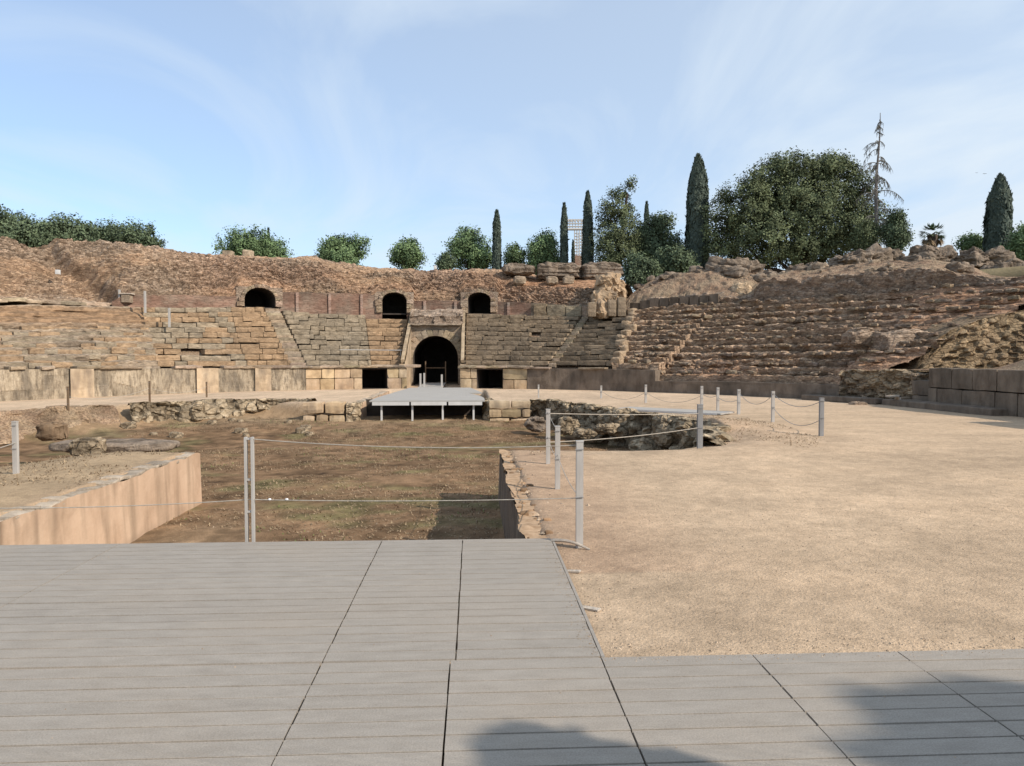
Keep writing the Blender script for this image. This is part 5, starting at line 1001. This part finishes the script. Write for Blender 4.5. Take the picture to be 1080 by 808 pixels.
def cypress(label, px, yt, wpx, Yv, seed, zb=HZ, material='cyp', leaves=5200, size=.17, group=None, blunt=.25, tops=None, name='cypress_tree'):
    p = yp(px, yt, Yv); x, zt_ = p[0], p[2]; R_ = wpx/800*Yv/2; h = zt_-zb-.2; g = np.random.default_rng(seed); t = thing(name, label, 'tree', (x, Yv, zb), group)
    f = g.random(leaves)**.9; an = g.uniform(0, 2*PI, leaves); prof = np.minimum(1, (1-f)/(blunt*.55))**.55*(1 - .42*f**1.3)*np.minimum(1, .75+f*3)
    lump = 1 + .34*fbm(np.cos(an)*1.6+seed, np.sin(an)*1.6, f*h*.9, 4, seed); rr = R_*prof*lump*np.where(g.random(leaves) < .75, g.uniform(.85, 1.05, leaves), g.uniform(.3, .85, leaves))
    P = np.stack([x + np.cos(an)*rr, Yv + np.sin(an)*rr, zb + .2 + f*h], 1); N = np.stack([np.cos(an), np.sin(an), np.full(leaves, .25)], 1)
    n_ = N + g.normal(0, .35, N.shape); n_ /= np.linalg.norm(n_, axis=1, keepdims=True); up = np.array([0, 0, 1.]) + g.normal(0, .3, N.shape); s_ = np.cross(n_, up); s_ /= np.linalg.norm(s_, axis=1, keepdims=True); up = np.cross(s_, n_); sz = (size*g.uniform(.6, 1.4, leaves))[:, None]
    V = np.stack([P-up*sz*.9, P+s_*sz*.45, P+up*sz*1.1, P-s_*sz*.45], 1).reshape(-1, 3); tone = (.75+.5*(fbm(np.cos(an)*2, np.sin(an)*2, f*h*1.2, 3, seed+3)*.5+.5))*g.uniform(.8, 1.2, leaves)
    a = Acc(); a.add(V, np.arange(leaves*4).reshape(-1, 4), np.repeat(tone, 4)[:, None]*np.ones(3)); a.build('crown', M[material], t)
    a = Acc(); tube(a, [(x, Yv, zb-.3), (x, Yv, zb+h*.5), (x, Yv, zb+h*.9)], [.16, .1, .03], 8); a.build('trunk', M['bark'], t); return t
GL = 'trees behind the left of the stand'
round_tree('broad dark tree mass at the far left edge behind the slope', 12, 223, 92, 56, 1, 'darkgreen', clumps=260, size=.3, yb=272, hole=.05)
round_tree('dark rounded tree right of the far left tree mass', 68, 228, 86, 57, 2, 'darkgreen', clumps=230, size=.3, yb=275, hole=.05)
round_tree('dark tree at the left edge of the photo behind the other', -34, 222, 70, 58, 15, 'darkgreen', clumps=230, size=.3, yb=272, hole=.05)
round_tree('low spreading tree behind the highest hump of the left stand', 130, 239, 80, 60, 3, 'darkgreen', clumps=200, size=.28, yb=268, hole=.1)
round_tree('wide green tree behind the pale stepped fragment', 268, 249.5, 84, 62, 4, 'green', clumps=240, size=.27, yb=285, hole=.12)
cypress('tiny thin cypress tip above the wide green tree', 283, 241, 4, 64, 41, leaves=1400, size=.14)
round_tree('round green tree above the middle of the left stand', 358, 249, 56, 60, 5, 'green', clumps=170, size=.27, yb=288, hole=.2)
round_tree('small airy green tree left of the gate axis', 429, 252, 38, 58, 6, 'green', clumps=90, size=.26, yb=288, hole=.3)
round_tree('round leafy tree left of the single thin cypress', 498, 240, 52, 62, 7, 'green', clumps=190, size=.26, yb=290, hole=.15)
round_tree('small bush at the left foot of the round leafy tree', 470, 268, 20, 58, 8, 'darkgreen', clumps=40, size=.24, yb=290)
cypress('single thin cypress touching the round leafy tree', 524, 223, 11, 60, 42)
round_tree('small pale shrub between the thin cypress and a green tree', 543, 258, 26, 60, 9, 'palegreen', clumps=70, size=.22, yb=290)
round_tree('green tree left of the pair of dark cypresses', 572, 246, 42, 60, 10, 'green', clumps=150, size=.26, yb=292, hole=.12)
cypress('shorter cypress left of the floodlight tower', 595, 215.5, 9, 58, 43)
cypress('taller cypress right of the floodlight tower', 620, 203, 13, 58, 44, leaves=6500)
cypress('little dark cypress spike in front of the floodlight tower', 604.5, 254, 4, 60, 45, leaves=1200, size=.13)
cypress('distant cypress tip behind the dark conifer', 682, 214, 8, 66, 46)
# tall loose conifer leaning to the right
t = thing('conifer', 'tall loose grey-green conifer leaning right beside the cypresses', 'tree', (yp(650, 290, 56)[0], 56, HZ)); a = Acc(); b = Acc(); r = random.Random(14); blobs = []
for (px, py, w, h) in ((664, 196, 14, 16), (655, 206, 22, 18), (650, 220, 36, 22), (640, 232, 26, 22), (658, 236, 40, 24), (645, 250, 46, 22), (668, 254, 34, 24), (655, 270, 50, 26), (640, 276, 30, 20), (672, 280, 32, 22), (636, 215, 8, 16), (646, 204, 6, 14), (640, 262, 34, 18)):
    c = yp(px, py, 56); blobs.append(((c[0], 56 + r.uniform(-.6, .6), c[2]), (w/800*28, w/800*26, h/800*28)))
foliage(a, blobs, 520, 44, .10, 14, .28, surf=.6, hole=.16, droop=.05, asp=1.3); a.build('crown', M['pine'], t)
x0 = yp(652, 292, 56)[0]; limbs(b, (x0, 56, HZ-.3), yp(660, 200, 56)[2]-HZ, .22, 3, [q[0] for q in blobs[2:]], lean=(.5, 0), fork=.2); b.build('trunk', M['bark'], t)
# dark conifer mass right of it
t = round_tree('dense dark tree right of the leaning conifer', 694, 225, 62, 57, 16, 'darkgreen', clumps=320, per=28, size=.28, yb=300, hole=.05, parts=7)
round_tree('dark shrub low at the gap right of the pale wall end', 676, 268, 40, 51, 17, 'darkgreen', 'shrub', zb=4.5, clumps=130, size=.26, yb=306, hole=.1)
round_tree('dark shrub below the dense dark tree, behind the first right bank', 712, 262, 50, 52, 18, 'darkgreen', 'shrub', zb=4.8, clumps=150, size=.28, yb=298, hole=.05)
cypress('broad tall cypress left of the big pine', 736.5, 165, 27, 54, 47, leaves=15000, size=.20, blunt=.30)
# the big umbrella-like pine
t = thing('stone_pine', 'huge broad dark green pine dominating the right bank', 'tree', (yp(845, 285, 53)[0], 53, HZ)); a = Acc(); b = Acc(); r = random.Random(23); blobs = []
for (px, py, w, h) in ((845, 196, 90, 60), (815, 206, 70, 60), (885, 202, 64, 62), (785, 222, 56, 56), (905, 225, 44, 60), (768, 240, 36, 56), (850, 230, 110, 70), (800, 255, 80, 50), (880, 252, 80, 48), (760, 262, 40, 40), (830, 178, 50, 26), (868, 178, 56, 26), (795, 192, 28, 24), (905, 200, 30, 30), (840, 268, 90, 30), (765, 205, 16, 22), (897, 182, 22, 18), (775, 280, 50, 24), (752, 238, 26, 50), (918, 238, 24, 44), (822, 172, 30, 16), (880, 170, 34, 16)):
    c = yp(px, py, 53); blobs.append(((c[0], 53 + r.uniform(-1.0, 1.0), c[2]), (w/800*26.5, w/800*26.5*.9, h/800*26.5)))
foliage(a, blobs, 2600, 50, .105, 23, .34, surf=.8, hole=.06, asp=1.4); a.build('crown', M['pine'], t)
limbs(b, (yp(848, 285, 53)[0], 53, HZ-.4), 4.5, .4, 5, [q[0] for q in blobs[:14]], fork=.3); b.build('trunk', M['bark'], t)
# the half dead spruce
t = thing('dead_tree', 'tall bare half-dead conifer with drooping branches right of the big pine', 'tree', (yp(926, 265, 50)[0], 50, HZ)); a = Acc(); b = Acc(); g = np.random.default_rng(31); r = random.Random(31)
base = yp(922, 270, 50); tip = yp(928, 119, 50); s = np.linspace(0, 1, 14)[:, None]; P = base + (tip-base)*s; P[:, 0] += .06*np.sin(s[:, 0]*9); tube(a, P, .17*(1-.88*s[:, 0]), 8)
a.build('trunk', M['deadwood'], t)
for i in range(48):
    a = Acc(); f = r.uniform(.20, .985); o = base + (tip-base)*f; an = r.uniform(0, 2*PI); L = (.35 + 2.0*(1-f)**.8)*r.uniform(.45, 1.1)*(1.0 if f < .8 else .55); k = np.linspace(0, 1, 8)[:, None]
    up = r.uniform(.05, .5); Q = o + np.array([math.cos(an), math.sin(an), 0])*L*k + np.array([0, 0, 1.])*(up*L*k*1.2 - L*.85*k**2.2); tube(a, Q, .042*(1-.75*k[:, 0])*(.6+.6*(1-f)), 5)
    for q in range(int(18*L)+5):
        kk_ = r.uniform(.25, 1); c = o + np.array([math.cos(an), math.sin(an), 0])*L*kk_ + np.array([0, 0, 1.])*(up*L*kk_*1.2 - L*.85*kk_**2.2); l = r.uniform(.15, .5)*(1.1-f*.5); d_ = c + np.array([r.uniform(-.14, .14), r.uniform(-.14, .14), -l]); tube(a, [c, (c+d_)/2 + np.array([.02, 0, 0]), d_], [.014, .012, .006], 4)
    a.build('branch', M['deadleaf'], t)
round_tree('ivy-clad dark stump shaped shrub right of the bare conifer', 945, 224, 26, 48, 33, 'darkgreen', 'shrub', clumps=150, size=.2, yb=268, parts=3, hole=.05)
round_tree('dark bush at the left foot of the bare conifer', 912, 235, 30, 49, 34, 'pine', 'shrub', clumps=110, size=.2, yb=268, parts=3, hole=.2)
# palm
pc = yp(983.5, 246, 52); t = thing('palm_tree', 'small palm with fan fronds on the right crest', 'tree', (pc[0], 52, HZ)); a = Acc(); zs = np.linspace(HZ-.3, pc[2]-.1, 8); tube(a, np.stack([np.full(8, pc[0]), np.full(8, 52.), zs], 1), np.linspace(.18, .34, 8), 10); a.build('trunk', M['bark'], t)
r = random.Random(6); a = Acc(); b = Acc()
for i in range(64):
    an = r.uniform(0, 2*PI); el = r.uniform(-1.0, 1.35); L = r.uniform(.75, 1.0); k = np.linspace(0, 1, 6); dirh = np.array([math.cos(an), math.sin(an), 0]); Q = pc + (dirh*math.cos(el))[None]*L*k[:, None]*1.0 + np.array([0, 0, 1.])*(math.sin(el)*L*k - .25*k**2)[:, None]; tgt = a if el > -.35 else b
    for j in range(9):
        sp = (j-4)*.22; d_ = np.array([math.cos(an+sp), math.sin(an+sp), 0])*math.cos(el)*.55 + np.array([0, 0, math.sin(el)*.45 - .16*abs(j-4)*.5]); s_ = np.cross(d_, [0, 0, 1.]); s_ = s_/max(np.linalg.norm(s_), .01)*.045; o = Q[3]; e = o + d_*.8; tgt.add(np.stack([o-s_*.4, (o+e)/2-s_, e, (o+e)/2+s_]), [[0, 1, 2, 3]], np.ones(3)*r.uniform(.7, 1.3))
a.build('fronds', M['palegreen'], t); b.build('dry_fronds', M['straw'], t)
round_tree('low bush between the palm and the tall right cypress', 1026, 249, 30, 50, 35, 'green', 'shrub', clumps=60, size=.2, yb=268, parts=3)
cypress('broad blunt cypress standing alone at the right', 1055, 186, 31, 48, 48, leaves=14000, size=.19, blunt=.35)
round_tree('green tree at the right edge beside the blunt cypress', 1080, 240, 34, 46, 36, 'green', clumps=130, size=.22, yb=285, hole=.1)
# unseen trees behind the viewer, added and shaped to shade the boardwalk
round_tree('broad tree behind the viewer shading the boardwalk', 0, 0, 0, 50, 60) if False else None
def shade_tree(label, hit, dist, blobs_, seed, h0, rc=.09):
    c = np.array([hit[0], hit[1], 0]) + SUN_DIR*dist; t = thing('broadleaf_tree', label, 'tree', (c[0], c[1], 0)); a = Acc(); bl = [((c[0]+o[0], c[1]+o[1], c[2]+o[2]), rd) for o, rd in blobs_]
    foliage(a, bl, 560, 48, .12, seed, rc, surf=.4, hole=0.0); a.build('crown', M['darkgreen'], t); b = Acc(); limbs(b, (c[0]+h0, c[1], -.1), c[2]-.2, .09, seed, [q[0] for q in bl[:6]], lean=(-h0, 0)); b.build('trunk', M['bark'], t)
hA = gp(584, 800); hB = gp(945, 824)
shade_tree('unseen slender tree added behind the boardwalk to cast the small round shadow', hA, 8.0, [((0, 0, 0), (.17, .17, .19)), ((.02, -.01, -.12), (.20, .20, .2)), ((.04, -.03, -.28), (.23, .23, .2)), ((.05, -.04, -.48), (.24, .24, .2)), ((.06, -.05, -.7), (.24, .24, .2))], 61, .6, .04)
shade_tree('unseen leafy tree added behind the boardwalk to cast the shadow at its right corner', hB, 15.0, [((.55, -.1, -.3), (.6, .5, .35)), ((.1, -.25, -.4), (.5, .45, .3)), ((0, 0, -.25), (.32, .3, .2)), ((.45, .15, -.08), (.42, .4, .26)), ((.3, -.4, -.5), (.5, .45, .4)), ((-.25, -.25, -.5), (.35, .35, .3)), ((1.0, .3, .05), (.5, .4, .35)), ((.9, -.4, -.5), (.7, .6, .5))], 62, 1.0)

# ---------------------------------------------------------------- floodlight tower behind the crest
Yt = 95.0; t = thing('floodlight_tower', 'floodlight mast on a brick base between the two cypresses', 'floodlight', (yp(609, 290, Yt)[0], Yt, 5)); p = lambda px, py: yp(px, py, Yt)
a = Acc(); A, B = p(604, 270), p(615.5, 296); abox(a, (A+B)/2, (B[0]-A[0], 1.2, A[2]-B[2])); a.build('brick_base', M['brick'], t)
a = Acc()
for px in (606, 608.5, 611, 613.5): tube(a, [p(px, 270), p(px, 242)], .07, 5)
for py in np.arange(246, 270, 3.2): tube(a, [p(606, py), p(613.5, py)], .05, 4); tube(a, [p(606, py), p(613.5, py+3)], .04, 4)
a.build('mast', M['metal'], t)
a = Acc()
for py in (232, 236, 239, 242): tube(a, [p(598, py), p(616, py)], .09 if py != 242 else .16, 5)
for px in np.arange(598, 617, 3.0): tube(a, [p(px, 231), p(px, 242)], .05, 4)
a.build('lamp_frame', M['metal'], t)
for px in np.arange(599, 617, 3.6):
    a = Acc(); abox(a, p(px, 233), (.28, .2, .3)); a.build('lamp', M['metal'], t)

# ---------------------------------------------------------------- birds
for i, (px, py, w) in enumerate(((1038.5, 183.5, .22), (1030, 182.5, .15), (458, 268.5, .25))):
    c = yp(px, py, 70); a = Acc(); 
    V = np.array([(-1, 0, .12), (-.5, .08, .28), (-.12, .1, .06), (-.12, -.22, .05), (-.5, -.14, .25), (.12, .1, .06), (.5, .08, .28), (1, 0, .12), (.5, -.14, .25), (.12, -.22, .05)])*w
    a.add(c+V, [[0, 4, 3, 2], [0, 1, 2, 4], [5, 9, 8, 7], [5, 6, 7, 8]]); s = np.linspace(-1, 1, 8); tube(a, c + np.stack([0*s, s*.35*w, .05*w+0*s], 1), .10*w*np.sqrt(np.maximum(.02, 1-s**2)), 6)
    tag(a.build('bird', M['darkmetal'], loc=tuple(c)), ('dark bird gliding above the blunt right cypress', 'faint bird trailing behind the other at right', 'small bird over the crest left of the round leafy tree')[i], 'bird')

# ---------------------------------------------------------------- dry grass, weeds, gravel
def blades(name, label, pts, hgt, wid, material, seed, flat=0.6, lo=.1):
    g = np.random.default_rng(seed+2000); m = len(pts); P = np.asarray(pts); an = g.uniform(0, 2*PI, m); ln = g.uniform(lo, flat, m)*PI/2; h = hgt*g.uniform(.5, 1.4, m)
    d = np.stack([np.cos(an)*np.sin(ln), np.sin(an)*np.sin(ln), np.cos(ln)], 1); s_ = np.stack([-np.sin(an), np.cos(an), 0*an], 1)*(wid*g.uniform(.6, 1.4, m))[:, None]
    V = np.stack([P-s_, P+s_, P+d*h[:, None]], 1).reshape(-1, 3); a = Acc(); a.add(V, np.arange(m*3).reshape(-1, 3), np.repeat(g.uniform(.65, 1.25, m), 3)[:, None]*np.ones(3)); return tag(a.build(name, M[material], loc=tuple(P.mean(0))), label, 'grass', kind='stuff')
def scatter(n_, x0, x1, y0, y1, seed, keep=None):
    g = np.random.default_rng(seed); x, y = g.uniform(x0, x1, n_), g.uniform(y0, y1, n_); h, k, s_ = ground_h(x, y); m = np.ones(n_, bool) if keep is None else keep(x, y, k, s_); return np.stack([x, y, h-.005], 1)[m]
P = scatter(52000, -11, 4.5, 7.2, 28.5, 1, lambda x, y, k, s: (k > .93) & (vnoise(x*.6, y*.8, 0, 71) > -.25)); blades('dry_grass', 'dry straw grass on the floor of the pit', P + [0, 0, .012], .055, .010, 'straw', 1, .98, .5)
P = scatter(30000, -11, 4.5, 7.2, 28.5, 2, lambda x, y, k, s: (k > .93) & (fbm(x*.45, y*.7, 0, 3, 72) > .40)); blades('green_weeds', 'patches of green weeds on the pit floor', P, .05, .012, 'weed', 2, .95, .3)
P = scatter(26000, -14, -5.2, 8.5, 24, 3, lambda x, y, k, s: (k < .9) & (vnoise(x*.7, y*.7, 0, 73) > -.2)); blades('dry_grass', 'dry grass on the left bank beyond the plastered wall', P + [0, 0, .01], .055, .009, 'straw', 3, .98, .5)
P = scatter(9000, .95, 7.5, 13.0, 22, 4, lambda x, y, k, s: (k < .6) & (s > -2.2) & (vnoise(x*.9, y*.9, 0, 74) > -.1)); blades('dry_grass', 'dry grass on the lip right of the pit', P + [0, 0, .01], .055, .009, 'straw', 4, .97, .5)
def pebbles(name, label, P, smin, smax, material, seed):
    g = np.random.default_rng(seed+1000); m = len(P); s = smin*(smax/smin)**(g.random(m)**2.5); V0 = np.array([(1, 0, 0), (0, 1, 0), (-1, 0, 0), (0, -1, 0), (0, 0, .7), (0, 0, -.5)]); F0 = np.array([(0, 1, 4), (1, 2, 4), (2, 3, 4), (3, 0, 4)])
    an = g.uniform(0, 2*PI, m); J = V0[None]*g.uniform(.6, 1.3, (m, 6, 3))*s[:, None, None]; X2 = J[..., 0]*np.cos(an)[:, None] - J[..., 1]*np.sin(an)[:, None]; Y2 = J[..., 0]*np.sin(an)[:, None] + J[..., 1]*np.cos(an)[:, None]
    V = np.stack([X2, Y2, J[..., 2]], -1) + P[:, None]; F = (F0[None] + (np.arange(m)*6)[:, None, None]).reshape(-1, 3); a = Acc(); a.add(V.reshape(-1, 3), F, np.repeat(g.uniform(.5, 1.2, m), 6)[:, None]*np.ones(3)); return tag(a.build(name, M[material], loc=tuple(P.mean(0))), label, 'gravel', kind='stuff')
P = np.concatenate([scatter(26000, .85, 6.5, 4.22, 8.5, 5, lambda x, y, k, s: (s < -.3)), scatter(16000, .9, 11, 8, 16, 6, lambda x, y, k, s: (s < -.2))]); pebbles('gravel', 'fine gravel scattered on the sand right of the boardwalk', P, .003, .016, 'gravel', 5)
P = scatter(5000, .75, 6, 4.22, 4.45, 7); P2 = scatter(1500, .74, .95, 4.3, 7, 8); pebbles('gravel', 'gravel gathered against the boardwalk edges', np.concatenate([P, P2]), .004, .018, 'gravel', 7)
g_ = np.random.default_rng(5); n_ = 900; xx, yy = g_.uniform(.7, 6, n_), 4.19 - np.abs(g_.normal(0, .05, n_)); x2, y2 = .71 - np.abs(g_.normal(0, .05, 500)), g_.uniform(4.2, 6.9, 500); x3, y3 = g_.uniform(-5, 4, 260), g_.uniform(2.6, 6.9, 260); m3 = (x3 < .7) | (y3 < 4.15); P = np.stack([np.concatenate([xx, x2, x3[m3]]), np.concatenate([yy, y2, y3[m3]]), np.full(n_+500+int(m3.sum()), .001)], 1); pebbles('grit', 'sand grains blown over the edges of the boardwalk', P, .002, .007, 'gravel', 15)
P = scatter(1800, -4.7, .3, 7.1, 14, 9, lambda x, y, k, s: k > .95); pebbles('pit_gravel', 'pale stones strewn over the pit floor', P, .005, .022, 'gravel', 9)
g_ = np.random.default_rng(99); P = scatter(900, .60, 1.6, 6.98, 13.9, 10); P = P[g_.random(len(P)) < np.exp(-(P[:, 0]-.6)/.3)]; pebbles('wall_rubble', 'small stones crumbling along the top of the right pit wall', P, .010, .04, 'gravel', 10)
